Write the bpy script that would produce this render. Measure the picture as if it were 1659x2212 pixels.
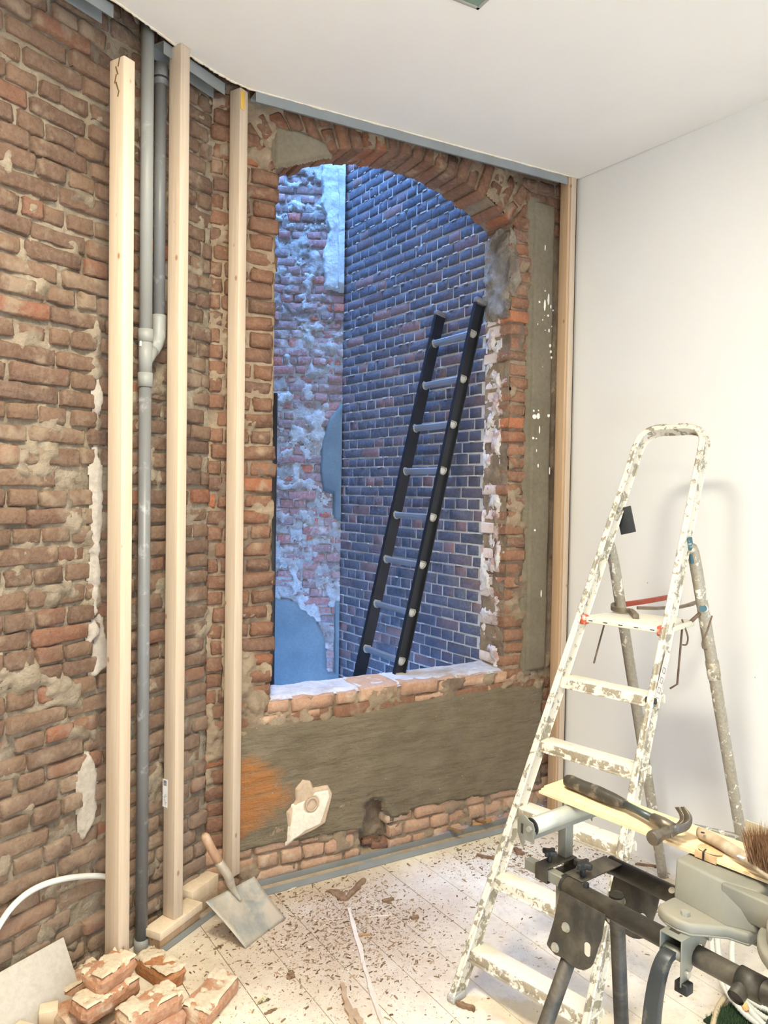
import bpy, math, random
import numpy as np
from mathutils import Vector, Matrix

for o in list(bpy.data.objects):
    bpy.data.objects.remove(o)
sc = bpy.context.scene
COL = sc.collection

# ------------------------------------------------------------------ camera
IW, IH, FPX = 1659, 2212, 1661.0
PITCH, ROLL, EYE = math.radians(1.6), math.radians(0.9), 1.7
fw = np.array([0, math.cos(PITCH), -math.sin(PITCH)])
rt = np.array([1.0, 0, 0]); up0 = np.cross(rt, fw)
RT = math.cos(ROLL) * rt + math.sin(ROLL) * up0
UP = -math.sin(ROLL) * rt + math.cos(ROLL) * up0
CAMP = np.array([0, 0, EYE])
cd = bpy.data.cameras.new('camera'); cam = bpy.data.objects.new('camera', cd); COL.objects.link(cam)
M = Matrix.Identity(4)
for i in range(3):
    M[i][0] = RT[i]; M[i][1] = UP[i]; M[i][2] = -fw[i]; M[i][3] = CAMP[i]
cam.matrix_world = M
cd.sensor_fit = 'VERTICAL'; cd.sensor_height = 36.0; cd.sensor_width = 27.0
cd.lens = FPX / IH * 36.0
cd.clip_start = 0.02
sc.camera = cam

# ------------------------------------------------------------------ sky, lamps, exposure
w = bpy.data.worlds.new('sky'); sc.world = w; w.use_nodes = True
bg = w.node_tree.nodes['Background']
bg.inputs[0].default_value = (0.205, 0.43, 1.0, 1)
bg.inputs[1].default_value = 80.0

def lamp(name, kind, loc, power, color, size=0.3, aim=None, size_y=None):
    l = bpy.data.lights.new(name, kind); l.energy = power; l.color = color
    if kind == 'AREA':
        l.shape = 'RECTANGLE'; l.size = size; l.size_y = size_y or size
    else:
        l.shadow_soft_size = size
    o = bpy.data.objects.new(name, l); COL.objects.link(o); o.location = loc
    if aim is not None:
        d = Vector(aim) - Vector(loc)
        o.rotation_euler = d.to_track_quat('-Z', 'Y').to_euler()
    return o
lamp('ceiling_lamp', 'AREA', (-0.25, 1.25, 3.24), 122, (1.0, 0.93, 0.76), 0.5, (-0.25, 1.25, 0))
lamp('second_ceiling_lamp', 'AREA', (0.7, 0.0, 3.24), 16, (1.0, 0.935, 0.78), 0.5, (0.7, 0.0, 0))
lamp('room_fill_light', 'POINT', (0.25, -0.45, 2.9), 60, (1.0, 0.915, 0.71), 0.12)  # unseen fill light, added to brighten the ceiling and upper walls
lamp('work_lamp', 'POINT', (-1.48, 1.12, 1.62), 11, (1.0, 0.94, 0.80), 0.07)
lamp('cool_fill_light', 'AREA', (0.9, -0.84, 0.95), 66, (0.60, 0.79, 1.0), 1.3, (1.3, 3.2, 0.65), 1.3)  # unseen cool fill, added to turn the lower right wall bluish
sc.view_settings.view_transform = 'Standard'
sc.view_settings.look = 'None'
sc.view_settings.exposure = -0.28
sc.view_settings.gamma = 1.0
sc.view_settings.use_curve_mapping = False

# ------------------------------------------------------------------ geometry of the place
def V3(*a): return np.array(a, float)
def at(x, y, z=0.0):
    """point of the place at height z seen at photograph position x, y"""
    d = fw + RT * (x - IW / 2) / FPX - UP * (y - IH / 2) / FPX
    return CAMP + d * (z - EYE) / d[2]
def at_depth(x, y, D):
    d = fw + RT * (x - IW / 2) / FPX - UP * (y - IH / 2) / FPX
    return CAMP + d * D / d[1]
def pix(P):
    v = np.asarray(P) - CAMP; k = v @ fw
    return IW / 2 + FPX * (v @ RT) / k, IH / 2 - FPX * (v @ UP) / k, k
Z = V3(0, 0, 1)
def hd(deg):
    a = math.radians(deg); return V3(math.sin(a), math.cos(a), 0), V3(-math.cos(a), math.sin(a), 0)
class Frame:
    def __init__(s, O, U, Vv, N): s.O, s.U, s.V, s.N = O, U, Vv, N
    def p(s, a, b, t=0.0): return s.O + s.U * a + s.V * b + s.N * t
    def grid(s, a, b, t): return s.O + a[..., None] * s.U + b[..., None] * s.V + t[..., None] * s.N
ub, nb = hd(60.5)
ul, nl = hd(31.5)
ur, nr = hd(146.0)
ud, nd = hd(145.0)
FACE = 3.08
FB = Frame(nb * FACE, ub, Z, -nb)            # window wall face, a = along, b = height
FL = Frame(nl * 2.248, ul, Z, -nl)           # left brick wall
FR = Frame(nr * 3.02, ur, Z, -nr)            # white wall
FD = Frame(nd * 2.767, ud, Z, -nd)           # courtyard wall, dark bricks
FRG = Frame(V3(0, 5.24, 0), V3(1, 0, 0), Z, V3(0, -1, 0))   # courtyard wall, ragged bricks
FREV = Frame(ub * 2.455 + nb * FACE, -nb, Z, -ub)
FREVL = Frame(ub * 1.205 + nb * FACE, nb, Z, ub)
FSILL = Frame(nb * FACE + Z * 0.795, ub, nb, Z)

# ------------------------------------------------------------------ noise
def vnoise(x, y, seed=0):
    xi = np.floor(x).astype(np.int64); yi = np.floor(y).astype(np.int64)
    xf = x - xi; yf = y - yi
    u = xf * xf * (3 - 2 * xf); v = yf * yf * (3 - 2 * yf)
    def h(a, b):
        n = (a * 374761393 + b * 668265263 + seed * 1442695041) & 0x7fffffff
        n = ((n ^ (n >> 13)) * 1274126177) & 0x7fffffff
        n = (n ^ (n >> 16)) & 0xffff
        return n / 65535.0
    return (h(xi, yi) * (1 - u) + h(xi + 1, yi) * u) * (1 - v) + (h(xi, yi + 1) * (1 - u) + h(xi + 1, yi + 1) * u) * v
def fbm(x, y, f=1.0, oct=4, seed=0):
    x = np.asarray(x, float); y = np.asarray(y, float)
    s = np.zeros(np.broadcast(x, y).shape); a = 0.5; tot = 0
    for k in range(oct):
        s = s + a * vnoise(x * f + 17.3 * k, y * f - 9.1 * k, seed + k); tot += a
        f *= 2.03; a *= 0.5
    return s / tot
def sstep(a, b, x):
    t = np.clip((x - a) / (b - a), 0, 1); return t * t * (3 - 2 * t)

# ------------------------------------------------------------------ mesh helpers
def link_mesh(name, verts, faces, mat=None, parent=None, smooth=False, origin=None):
    me = bpy.data.meshes.new(name)
    verts = np.asarray(verts, float)
    if origin is None:
        origin = np.array(parent.location) if (parent is not None) else None
        if parent is not None:
            p = parent.parent
            while p is not None: origin = origin + np.array(p.location); p = p.parent
    loc = None
    if origin is not None and parent is None:
        loc = origin
    if origin is not None: verts = verts - origin
    me.from_pydata(verts.tolist(), [], faces if isinstance(faces, list) else faces.tolist())
    if smooth: me.polygons.foreach_set('use_smooth', [True] * len(me.polygons))
    o = bpy.data.objects.new(name, me); COL.objects.link(o)
    if mat is not None:
        me.materials.append(mat)
    if parent is not None: o.parent = parent
    elif loc is not None: o.location = loc
    return o
def tag(o, label=None, cat=None, group=None, kind=None):
    if label: o['label'] = label
    if cat: o['category'] = cat
    if group: o['group'] = group
    if kind: o['kind'] = kind
    return o
def thing(name, loc, label, cat, group=None):
    e = bpy.data.objects.new(name, None); e.empty_display_size = 0.05; COL.objects.link(e)
    e.location = [float(c) for c in loc]
    return tag(e, label, cat, group)
def nrm(v): v = np.asarray(v, float); return v / np.linalg.norm(v)
class MB:
    def __init__(s): s.v = []; s.f = []
    def add(s, vs, fs):
        n = len(s.v); s.v.extend([np.asarray(q, float) for q in vs]); s.f.extend([[i + n for i in f] for f in fs]); return s
    def box(s, c, ax, ay, az, lx, ly, lz):
        c = np.asarray(c, float); pts = []
        for k in (-.5, .5):
            for j in (-.5, .5):
                for i in (-.5, .5):
                    pts.append(c + ax * lx * i + ay * ly * j + az * lz * k)
        return s.add(pts, [[0, 2, 3, 1], [4, 5, 7, 6], [0, 1, 5, 4], [2, 6, 7, 3], [0, 4, 6, 2], [1, 3, 7, 5]])
    def beam(s, p0, p1, w, h, side):
        """box from p0 to p1; w along side, h along the third axis"""
        p0 = np.asarray(p0, float); p1 = np.asarray(p1, float); d = nrm(p1 - p0)
        sd = nrm(side - d * (side @ d)); tt = np.cross(d, sd)
        return s.box((p0 + p1) / 2, sd, d, -tt if False else np.cross(sd, d), w, np.linalg.norm(p1 - p0), h)
    def tube(s, pts, r, seg=12, caps=True, ry=None, closed=False):
        pts = [np.asarray(p, float) for p in pts]; n = len(pts)
        rs = r if hasattr(r, '__len__') else [r] * n
        tan = []
        for i in range(n):
            a = pts[(i - 1) % n] if (closed or i > 0) else pts[i]
            b = pts[(i + 1) % n] if (closed or i < n - 1) else pts[i]
            tan.append(nrm(b - a))
        ref = Z if abs(tan[0] @ Z) < 0.9 else V3(1, 0, 0)
        x = nrm(np.cross(ref, tan[0])); vs = []
        for i in range(n):
            x = nrm(x - tan[i] * (x @ tan[i])); y = np.cross(tan[i], x)
            for k in range(seg):
                a = 2 * math.pi * k / seg
                vs.append(pts[i] + (x * math.cos(a) + y * math.sin(a)) * rs[i])
        fs = []
        m = n if closed else n - 1
        for i in range(m):
            j = (i + 1) % n
            for k in range(seg):
                k2 = (k + 1) % seg
                fs.append([i * seg + k, i * seg + k2, j * seg + k2, j * seg + k])
        if caps and not closed:
            fs.append(list(range(seg))[::-1]); fs.append([(n - 1) * seg + k for k in range(seg)])
        return s.add(vs, fs)
    def sweep(s, pts, prof, N, closed=False):
        """sweep a closed 2-D profile (in-plane, along N) along a path lying in the plane with normal N"""
        pts = [np.asarray(p, float) for p in pts]; n = len(pts); vs = []
        for i in range(n):
            a = pts[max(i - 1, 0)]; b = pts[min(i + 1, n - 1)]; t = nrm(b - a); q = nrm(np.cross(N, t))
            pr = prof(i / (n - 1)) if callable(prof) else prof
            for (u, v) in pr: vs.append(pts[i] + q * u + N * v)
        m = len(vs) // n; fs = []
        for i in range(n - 1):
            for k in range(m):
                k2 = (k + 1) % m
                fs.append([i * m + k, i * m + k2, (i + 1) * m + k2, (i + 1) * m + k])
        fs.append(list(range(m))[::-1]); fs.append([(n - 1) * m + k for k in range(m)])
        return s.add(vs, fs)
    def prism(s, poly, O, ax, ay, az, th):
        n = len(poly)
        a = [O + ax * p[0] + ay * p[1] for p in poly]; b = [q + az * th for q in a]
        fs = [list(range(n))[::-1], [n + i for i in range(n)]]
        for i in range(n):
            j = (i + 1) % n; fs.append([i, j, n + j, n + i])
        return s.add(a + b, fs)
    def build(s, name, mat=None, parent=None, smooth=False, bevel=0, seg=2, origin=None):
        o = link_mesh(name, s.v, s.f, mat, parent, smooth, origin)
        if bevel:
            m = o.modifiers.new('bevel', 'BEVEL'); m.width = bevel; m.segments = seg; m.limit_method = 'ANGLE'; m.angle_limit = math.radians(35)
            o.data.polygons.foreach_set('use_smooth', [True] * len(o.data.polygons))
            m.harden_normals = False
        return o
def arcp(c, r, a0, a1, n, ax, ay):
    return [c + ax * r * math.cos(math.radians(a0 + (a1 - a0) * i / n)) + ay * r * math.sin(math.radians(a0 + (a1 - a0) * i / n)) for i in range(n + 1)]
def spline(pts, n=8):
    pts = [np.asarray(p, float) for p in pts]; out = []
    P = [2 * pts[0] - pts[1]] + pts + [2 * pts[-1] - pts[-2]]
    for i in range(1, len(P) - 2):
        for k in range(n):
            t = k / n; a, b, c, d = P[i - 1], P[i], P[i + 1], P[i + 2]
            out.append(0.5 * ((2 * b) + (c - a) * t + (2 * a - 5 * b + 4 * c - d) * t * t + (-a + 3 * b - 3 * c + d) * t ** 3))
    out.append(pts[-1]); return out

def relief(name, fr, a0, a1, b0, b1, res, tfn, keep, mat, parent=None, smooth=True):
    na = max(2, int(round((a1 - a0) / res))); nz = max(2, int(round((b1 - b0) / res)))
    A, Bb = np.meshgrid(np.linspace(a0, a1, na + 1), np.linspace(b0, b1, nz + 1), indexing='ij')
    T = tfn(A, Bb); P = fr.grid(A, Bb, T).reshape(-1, 3)
    ac = (A[:-1, :-1] + A[1:, 1:]) / 2; bc = (Bb[:-1, :-1] + Bb[1:, 1:]) / 2
    k = keep(ac, bc) if keep is not None else np.ones(ac.shape, bool)
    I, J = np.nonzero(k); W = nz + 1
    q = np.stack([I * W + J, (I + 1) * W + J, (I + 1) * W + J + 1, I * W + J + 1], 1)
    used = np.unique(q); mp = np.full(len(P), -1); mp[used] = np.arange(len(used))
    o = link_mesh(name, P[used], mp[q], mat, parent, smooth)
    return o
def patch(name, fr, a0, a1, b0, b1, res, dist, thick, mat, parent, seed=0, base=-0.004, rough=0.004, ragged=0.02, f=9):
    """a skin of plaster or cement; dist(a, b) > 0 inside its outline"""
    def dd(A, Bb): return dist(A, Bb) + ragged * (fbm(A, Bb, f, 4, seed) - 0.5) * 2
    def T(A, Bb):
        e = sstep(-0.004, 0.012, dd(A, Bb))
        return base + (thick - base) * e + rough * (fbm(A, Bb, 14, 4, seed + 5) - 0.5) * 2
    return relief(name, fr, a0, a1, b0, b1, res, T, lambda A, Bb: dd(A, Bb) > -0.006, mat, parent)
def rect_d(a0, a1, b0, b1):
    return lambda A, Bb: np.minimum(np.minimum(A - a0, a1 - A), np.minimum(Bb - b0, b1 - Bb))
def ell_d(ca, cb, ra, rb):
    return lambda A, Bb: (1 - np.sqrt(((A - ca) / ra) ** 2 + ((Bb - cb) / rb) ** 2)) * min(ra, rb)
def poly_d(poly):
    poly = np.array(poly)
    def f(A, Bb):
        d = np.full(A.shape, 1e9); ins = np.zeros(A.shape, bool); n = len(poly)
        for i in range(n):
            x1, y1 = poly[i]; x2, y2 = poly[(i + 1) % n]
            ex, ey = x2 - x1, y2 - y1
            t = np.clip(((A - x1) * ex + (Bb - y1) * ey) / (ex * ex + ey * ey), 0, 1)
            d = np.minimum(d, np.hypot(A - x1 - ex * t, Bb - y1 - ey * t))
            c = ((y1 > Bb) != (y2 > Bb)) & (A < (x2 - x1) * (Bb - y1) / (y2 - y1 + 1e-12) + x1)
            ins ^= c
        return np.where(ins, d, -d)
    return f

# ------------------------------------------------------------------ materials
def NT(name):
    m = bpy.data.materials.new(name); m.use_nodes = True; t = m.node_tree
    return m, t, t.nodes['Principled BSDF']
class G:
    def __init__(s, t): s.t = t
    def n(s, typ, **kw):
        x = s.t.nodes.new(typ)
        for k, v in kw.items():
            if k.startswith('i_'): x.inputs[k[2:]].default_value = v
            else: setattr(x, k, v)
        return x
    def l(s, a, b): s.t.links.new(a, b)
    def noise(s, scale, detail=4, rough=0.55, vec=None, dist=0.0):
        x = s.n('ShaderNodeTexNoise'); x.inputs['Scale'].default_value = scale; x.inputs['Detail'].default_value = detail
        x.inputs['Roughness'].default_value = rough; x.inputs['Distortion'].default_value = dist
        if vec is not None: s.l(vec, x.inputs['Vector'])
        return x.outputs['Fac']
    def ramp(s, fac, stops, interp='LINEAR'):
        x = s.n('ShaderNodeValToRGB'); e = x.color_ramp; e.interpolation = interp
        while len(e.elements) < len(stops): e.elements.new(0.5)
        for el, (p, c) in zip(e.elements, stops):
            el.position = p; el.color = (c[0], c[1], c[2], 1) if hasattr(c, '__len__') else (c, c, c, 1)
        s.l(fac, x.inputs[0]); return x.outputs[0]
    def mix(s, fac, a, b, mode='MIX'):
        x = s.n('ShaderNodeMix'); x.data_type = 'RGBA'; x.blend_type = mode
        for sock, val in ((x.inputs[0], fac), (x.inputs[6], a), (x.inputs[7], b)):
            if hasattr(val, 'is_linked') or hasattr(val, 'links'): s.l(val, sock)
            elif hasattr(val, '__len__'): sock.default_value = (val[0], val[1], val[2], 1)
            else: sock.default_value = val
        return x.outputs[2]
    def math(s, op, a, b=None, clamp=False):
        x = s.n('ShaderNodeMath'); x.operation = op; x.use_clamp = clamp
        for i, val in enumerate((a, b)):
            if val is None: continue
            if hasattr(val, 'links'): s.l(val, x.inputs[i])
            else: x.inputs[i].default_value = val
        return x.outputs[0]
    def bump(s, h, strength=0.4, dist=0.01, nrm=None):
        x = s.n('ShaderNodeBump'); x.inputs['Strength'].default_value = strength; x.inputs['Distance'].default_value = dist
        s.l(h, x.inputs['Height'])
        if nrm is not None: s.l(nrm, x.inputs['Normal'])
        return x.outputs[0]
    def pos(s): return s.n('ShaderNodeNewGeometry').outputs['Position']
    def obj(s): return s.n('ShaderNodeTexCoord').outputs['Object']
    def scaled(s, vec, sc_):
        x = s.n('ShaderNodeMapping'); x.inputs['Scale'].default_value = sc_; s.l(vec, x.inputs['Vector']); return x.outputs[0]

def mat_brick(name, stops, smear, smear_amt=0.5, rough=0.9, bump=0.5, fine=60, dark=None, wash=None, dust=None):
    m, t, b = NT(name); g = G(t); P = g.pos()
    tint = g.math('FRACT', g.math('ADD', g.n('ShaderNodeObjectInfo').outputs['Random'], g.n('ShaderNodeAttribute', attribute_name='tint').outputs['Fac']))
    base = g.ramp(tint, stops)
    n1 = g.noise(fine, 5, 0.6, P); n2 = g.noise(11, 5, 0.6, P); n3 = g.noise(3.2, 3, 0.5, P)
    c = g.mix(g.ramp(n2, [(0.35, 0), (0.75, 0.45)]), base, [q * 0.55 for q in stops[0][1]])
    c = g.mix(g.ramp(n1, [(0.42, 0), (0.7, 0.35)]), c, smear)
    c = g.mix(g.ramp(g.noise(150, 3, 0.6, P), [(0.55, 0), (0.72, 0.45)]), c, [q * 0.45 for q in stops[0][1]])
    k = g.math('ADD', g.math('MULTIPLY', n2, 0.6), g.math('MULTIPLY', n3, 0.4))
    lo = 0.72 - 0.30 * smear_amt
    c = g.mix(g.ramp(k, [(lo, 0), (lo + 0.09, 0.85)]), c, smear)
    if dark is not None:
        c = g.mix(g.ramp(g.noise(1.1, 3, 0.5, P), [(0.5, 0), (0.7, 0.7)]), c, dark)
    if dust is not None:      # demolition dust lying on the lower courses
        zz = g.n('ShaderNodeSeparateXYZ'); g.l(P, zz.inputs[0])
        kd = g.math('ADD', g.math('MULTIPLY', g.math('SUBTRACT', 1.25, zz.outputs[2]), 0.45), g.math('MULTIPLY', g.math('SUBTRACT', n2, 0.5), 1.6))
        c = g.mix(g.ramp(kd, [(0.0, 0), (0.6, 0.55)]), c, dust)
    if wash is not None:      # whitewash that was brushed on the outer part of the reveal
        dt = g.n('ShaderNodeVectorMath', operation='DOT_PRODUCT'); g.l(P, dt.inputs[0]); dt.inputs[1].default_value = [float(q) for q in nb]
        k2 = g.math('ADD', g.math('MULTIPLY', g.math('SUBTRACT', dt.outputs['Value'], 3.128), 9.0), g.math('MULTIPLY', g.math('SUBTRACT', g.noise(16, 6, 0.65, P), 0.5), 2.6))
        c = g.mix(g.ramp(k2, [(0.12, 0), (0.24, 0.55), (0.75, 0.85)]), c, wash)
    g.l(c, b.inputs['Base Color']); b.inputs['Roughness'].default_value = rough
    b.inputs['Specular IOR Level'].default_value = 0.25
    h = g.math('ADD', g.math('MULTIPLY', n1, 0.35), n2)
    g.l(g.bump(h, min(1, bump * 1.2), 0.014), b.inputs['Normal'])
    return m
def mat_rough(name, c1, c2, s1=8, s2=70, bump=0.5, rough=0.95, c3=None, dist=0.008, thr=(0.55, 0.7), spec=0.2):
    m, t, b = NT(name); g = G(t); P = g.pos()
    n1 = g.noise(s1, 6, 0.6, P); n2 = g.noise(s2, 5, 0.65, P)
    c = g.mix(g.ramp(n1, [(0.3, 0), (0.7, 1)]), c1, c2)
    c = g.mix(g.ramp(n2, [(0.4, 0), (0.7, 0.35)]), c, [q * 0.6 for q in c1])
    if c3 is not None: c = g.mix(g.ramp(g.noise(s1 * 0.37, 5, 0.6, P), [(thr[0], 0), (thr[1], 1)]), c, c3)
    g.l(c, b.inputs['Base Color']); b.inputs['Roughness'].default_value = rough; b.inputs['Specular IOR Level'].default_value = spec
    g.l(g.bump(g.math('ADD', g.math('MULTIPLY', n2, 0.5), n1), bump, dist), b.inputs['Normal'])
    return m
def mat_plain(name, c, rough=0.6, metal=0.0, var=0.12, scale=6, bump=0.0, spec=0.4, dirt=None, dirt_thr=(0.5, 0.65), dscale=14):
    m, t, b = NT(name); g = G(t); P = g.obj()
    n = g.noise(scale, 4, 0.6, P)
    cc = g.mix(g.ramp(n, [(0.3, 0), (0.7, 1)]), [q * (1 - var) for q in c], [min(1, q * (1 + var)) for q in c])
    if dirt is not None:
        cc = g.mix(g.ramp(g.noise(dscale, 6, 0.65, P, 0.4), [(dirt_thr[0], 0), (dirt_thr[1], 1)]), cc, dirt)
    g.l(cc, b.inputs['Base Color']); b.inputs['Roughness'].default_value = rough; b.inputs['Metallic'].default_value = metal
    b.inputs['Specular IOR Level'].default_value = spec
    if bump: g.l(g.bump(g.noise(scale * 8, 5, 0.6, P), bump, 0.004), b.inputs['Normal'])
    return m
def mat_wood(name, c1, c2, axis=(30, 30, 1.2), rough=0.65, knots=True, dirt=None):
    m, t, b = NT(name); g = G(t); P = g.scaled(g.obj(), axis)
    n1 = g.noise(1.6, 5, 0.6, P, 0.8); n2 = g.noise(9, 3, 0.5, P)
    c = g.mix(g.ramp(n1, [(0.3, 0), (0.72, 1)]), c1, c2)
    c = g.mix(g.ramp(n2, [(0.45, 0), (0.75, 0.35)]), c, [q * 0.75 for q in c2])
    if knots:
        v = g.n('ShaderNodeTexVoronoi'); v.inputs['Scale'].default_value = 1.0
        g.l(g.scaled(g.obj(), (11, 11, 6.5)), v.inputs['Vector'])
        c = g.mix(g.ramp(v.outputs['Distance'], [(0.0, 1), (0.05, 0.8), (0.085, 0)]), c, (0.34, 0.18, 0.09))
    if dirt is not None: c = g.mix(g.ramp(g.noise(7, 5, 0.6, g.obj()), [(0.5, 0), (0.66, 0.8)]), c, dirt)
    g.l(c, b.inputs['Base Color']); b.inputs['Roughness'].default_value = rough; b.inputs['Specular IOR Level'].default_value = 0.25
    g.l(g.bump(n1, 0.12, 0.003), b.inputs['Normal'])
    return m

MORTAR_L = mat_rough('lime_mortar', (0.25, 0.20, 0.14), (0.38, 0.31, 0.225), 14, 90, 1.0, c3=(0.16, 0.125, 0.09), thr=(0.48, 0.62), dist=0.014)
MORTAR_B = mat_rough('old_mortar', (0.25, 0.18, 0.115), (0.38, 0.29, 0.195), 9, 70, 0.9, c3=(0.17, 0.12, 0.085), thr=(0.5, 0.62), dist=0.012)
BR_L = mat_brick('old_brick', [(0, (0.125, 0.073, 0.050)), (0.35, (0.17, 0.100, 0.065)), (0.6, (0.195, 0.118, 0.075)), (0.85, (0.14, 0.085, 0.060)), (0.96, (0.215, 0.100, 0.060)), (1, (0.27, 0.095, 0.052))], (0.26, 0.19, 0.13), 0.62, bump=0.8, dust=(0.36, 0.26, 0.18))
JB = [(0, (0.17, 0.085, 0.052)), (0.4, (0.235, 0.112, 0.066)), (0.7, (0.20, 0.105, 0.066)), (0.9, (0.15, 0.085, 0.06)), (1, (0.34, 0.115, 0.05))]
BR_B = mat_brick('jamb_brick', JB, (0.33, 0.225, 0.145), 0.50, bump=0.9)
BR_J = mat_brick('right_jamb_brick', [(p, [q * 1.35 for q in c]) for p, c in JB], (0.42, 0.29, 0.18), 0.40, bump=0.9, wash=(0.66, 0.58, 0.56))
BR_SILL = mat_brick('dusty_brick', [(0, (0.42, 0.24, 0.15)), (1, (0.50, 0.31, 0.20))], (0.58, 0.43, 0.30), 0.6)
BR_D = mat_brick('dark_brick', [(0, (0.100, 0.105, 0.130)), (0.5, (0.125, 0.125, 0.145)), (0.75, (0.085, 0.095, 0.125)), (0.9, (0.22, 0.14, 0.13)), (1, (0.32, 0.17, 0.14))], (0.32, 0.27, 0.26), 0.12, 0.7, 0.5, dark=(0.075, 0.07, 0.09))
MORTAR_D = mat_rough('courtyard_pointing', (0.50, 0.48, 0.44), (0.66, 0.62, 0.57), 12, 80, 0.4)
BR_RG = mat_brick('weathered_brick', [(0, (0.22, 0.15, 0.14)), (0.3, (0.30, 0.19, 0.175)), (0.55, (0.36, 0.16, 0.14)), (0.8, (0.19, 0.15, 0.15)), (0.92, (0.42, 0.12, 0.08)), (1, (0.5, 0.16, 0.10))], (0.50, 0.47, 0.43), 0.6)
MORTAR_RG = mat_rough('weathered_mortar', (0.26, 0.26, 0.245), (0.46, 0.45, 0.42), 8, 60, 0.9, c3=(0.24, 0.20, 0.18), thr=(0.5, 0.65), dist=0.015)
RENDER_RG = mat_rough('courtyard_render', (0.135, 0.175, 0.18), (0.185, 0.225, 0.225), 5, 90, 0.25, c3=(0.11, 0.14, 0.15), thr=(0.5, 0.7))
WHITE_RG = mat_rough('courtyard_whitewash', (0.40, 0.43, 0.41), (0.62, 0.65, 0.62), 12, 60, 0.8, dist=0.012)
# ------------------------------------------------------------------ cement with its rust stain
def mat_cement():
    m, t, b = NT('cement_render'); g = G(t); P = g.pos()
    n1 = g.noise(5, 6, 0.62, P); n2 = g.noise(45, 5, 0.65, P)
    n3 = g.noise(7, 5, 0.6, g.scaled(P, (1, 1, 6)))
    c = g.mix(g.ramp(n1, [(0.3, 0), (0.7, 1)]), (0.155, 0.122, 0.077), (0.215, 0.172, 0.112))
    c = g.mix(g.ramp(n3, [(0.45, 0), (0.7, 0.5)]), c, (0.12, 0.092, 0.057))
    # rust: centred low on the left end of the panel
    s = g.n('ShaderNodeSeparateXYZ'); g.l(P, s.inputs[0])
    along = g.math('ADD', g.math('MULTIPLY', s.outputs[0], float(ub[0])), g.math('MULTIPLY', s.outputs[1], float(ub[1])))
    n4 = g.math('MULTIPLY', g.math('SUBTRACT', g.noise(7, 6, 0.6, P), 0.5), 0.55)
    da = g.math('DIVIDE', g.math('SUBTRACT', along, 1.10), 0.19); dz = g.math('DIVIDE', g.math('SUBTRACT', s.outputs[2], 0.39), 0.20)
    r = g.math('ADD', g.math('SQRT', g.math('ADD', g.math('MULTIPLY', da, da), g.math('MULTIPLY', dz, dz))), g.math('MULTIPLY', n4, 3.0))
    c = g.mix(g.math('MULTIPLY', g.ramp(r, [(0.55, 1), (0.95, 0)]), g.ramp(n3, [(0.30, 0.55), (0.55, 0.95)])), c, (0.36, 0.15, 0.05))
    v = g.n('ShaderNodeTexVoronoi'); v.inputs['Scale'].default_value = 16; g.l(P, v.inputs['Vector'])
    c = g.mix(g.ramp(g.math('ADD', v.outputs['Distance'], g.math('MULTIPLY', n2, 0.2)), [(0.115, 0.9), (0.14, 0)]), c, (0.42, 0.37, 0.29))
    g.l(c, b.inputs['Base Color']); b.inputs['Roughness'].default_value = 0.95; b.inputs['Specular IOR Level'].default_value = 0.2
    g.l(g.bump(g.math('ADD', g.math('ADD', g.math('MULTIPLY', n2, 0.5), n3), n1), 1.0, 0.014), b.inputs['Normal'])
    return m
CEM = mat_cement()
CEM2 = mat_rough('strip_cement', (0.175, 0.145, 0.098), (0.225, 0.19, 0.13), 4, 50, 0.35, c3=(0.145, 0.115, 0.075), thr=(0.5, 0.7))
LIME = mat_rough('lime_plaster', (0.60, 0.52, 0.42), (0.72, 0.64, 0.53), 14, 80, 0.6)
GREYP = mat_rough('grey_plaster', (0.40, 0.35, 0.29), (0.52, 0.46, 0.39), 16, 80, 0.8)
WASH = mat_rough('whitewash_remains', (0.66, 0.62, 0.60), (0.80, 0.76, 0.73), 22, 90, 0.8, c3=(0.50, 0.33, 0.28), thr=(0.52, 0.6), dist=0.012)
LUMP = mat_rough('lumpy_mortar', (0.28, 0.235, 0.18), (0.44, 0.39, 0.32), 20, 90, 1.0, c3=(0.20, 0.16, 0.12), thr=(0.5, 0.62), dist=0.02)
CREAM = mat_rough('cream_plaster', (0.78, 0.70, 0.57), (0.86, 0.79, 0.67), 12, 60, 0.4)
TANP = mat_rough('tan_plaster', (0.52, 0.38, 0.26), (0.62, 0.48, 0.34), 12, 60, 0.6)
WHITE = None
def mat_wall():
    m, t, b = NT('white_wall_paint'); g = G(t); P = g.pos()
    n = g.noise(1.6, 4, 0.5, P); n2 = g.noise(120, 3, 0.6, P)
    c = g.mix(g.ramp(n, [(0.3, 0), (0.7, 1)]), (0.80, 0.79, 0.76), (0.84, 0.83, 0.80))
    v = g.n('ShaderNodeTexVoronoi'); v.inputs['Scale'].default_value = 5.5; g.l(P, v.inputs['Vector'])
    c = g.mix(g.ramp(v.outputs['Distance'], [(0.012, 0.8), (0.02, 0)]), c, (0.3, 0.28, 0.26))
    g.l(c, b.inputs['Base Color']); b.inputs['Roughness'].default_value = 0.75; b.inputs['Specular IOR Level'].default_value = 0.25
    g.l(g.bump(g.math('ADD', g.math('MULTIPLY', n2, 0.15), n), 0.12, 0.01), b.inputs['Normal'])
    return m
WHITE = mat_wall()
CEIL = mat_plain('ceiling_paint', (0.86, 0.84, 0.79), 0.8, 0, 0.02, 2.0, spec=0.2)
DARKV = mat_rough('dark_void', (0.05, 0.04, 0.03), (0.08, 0.06, 0.05), 6, 40, 0.3)

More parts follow.
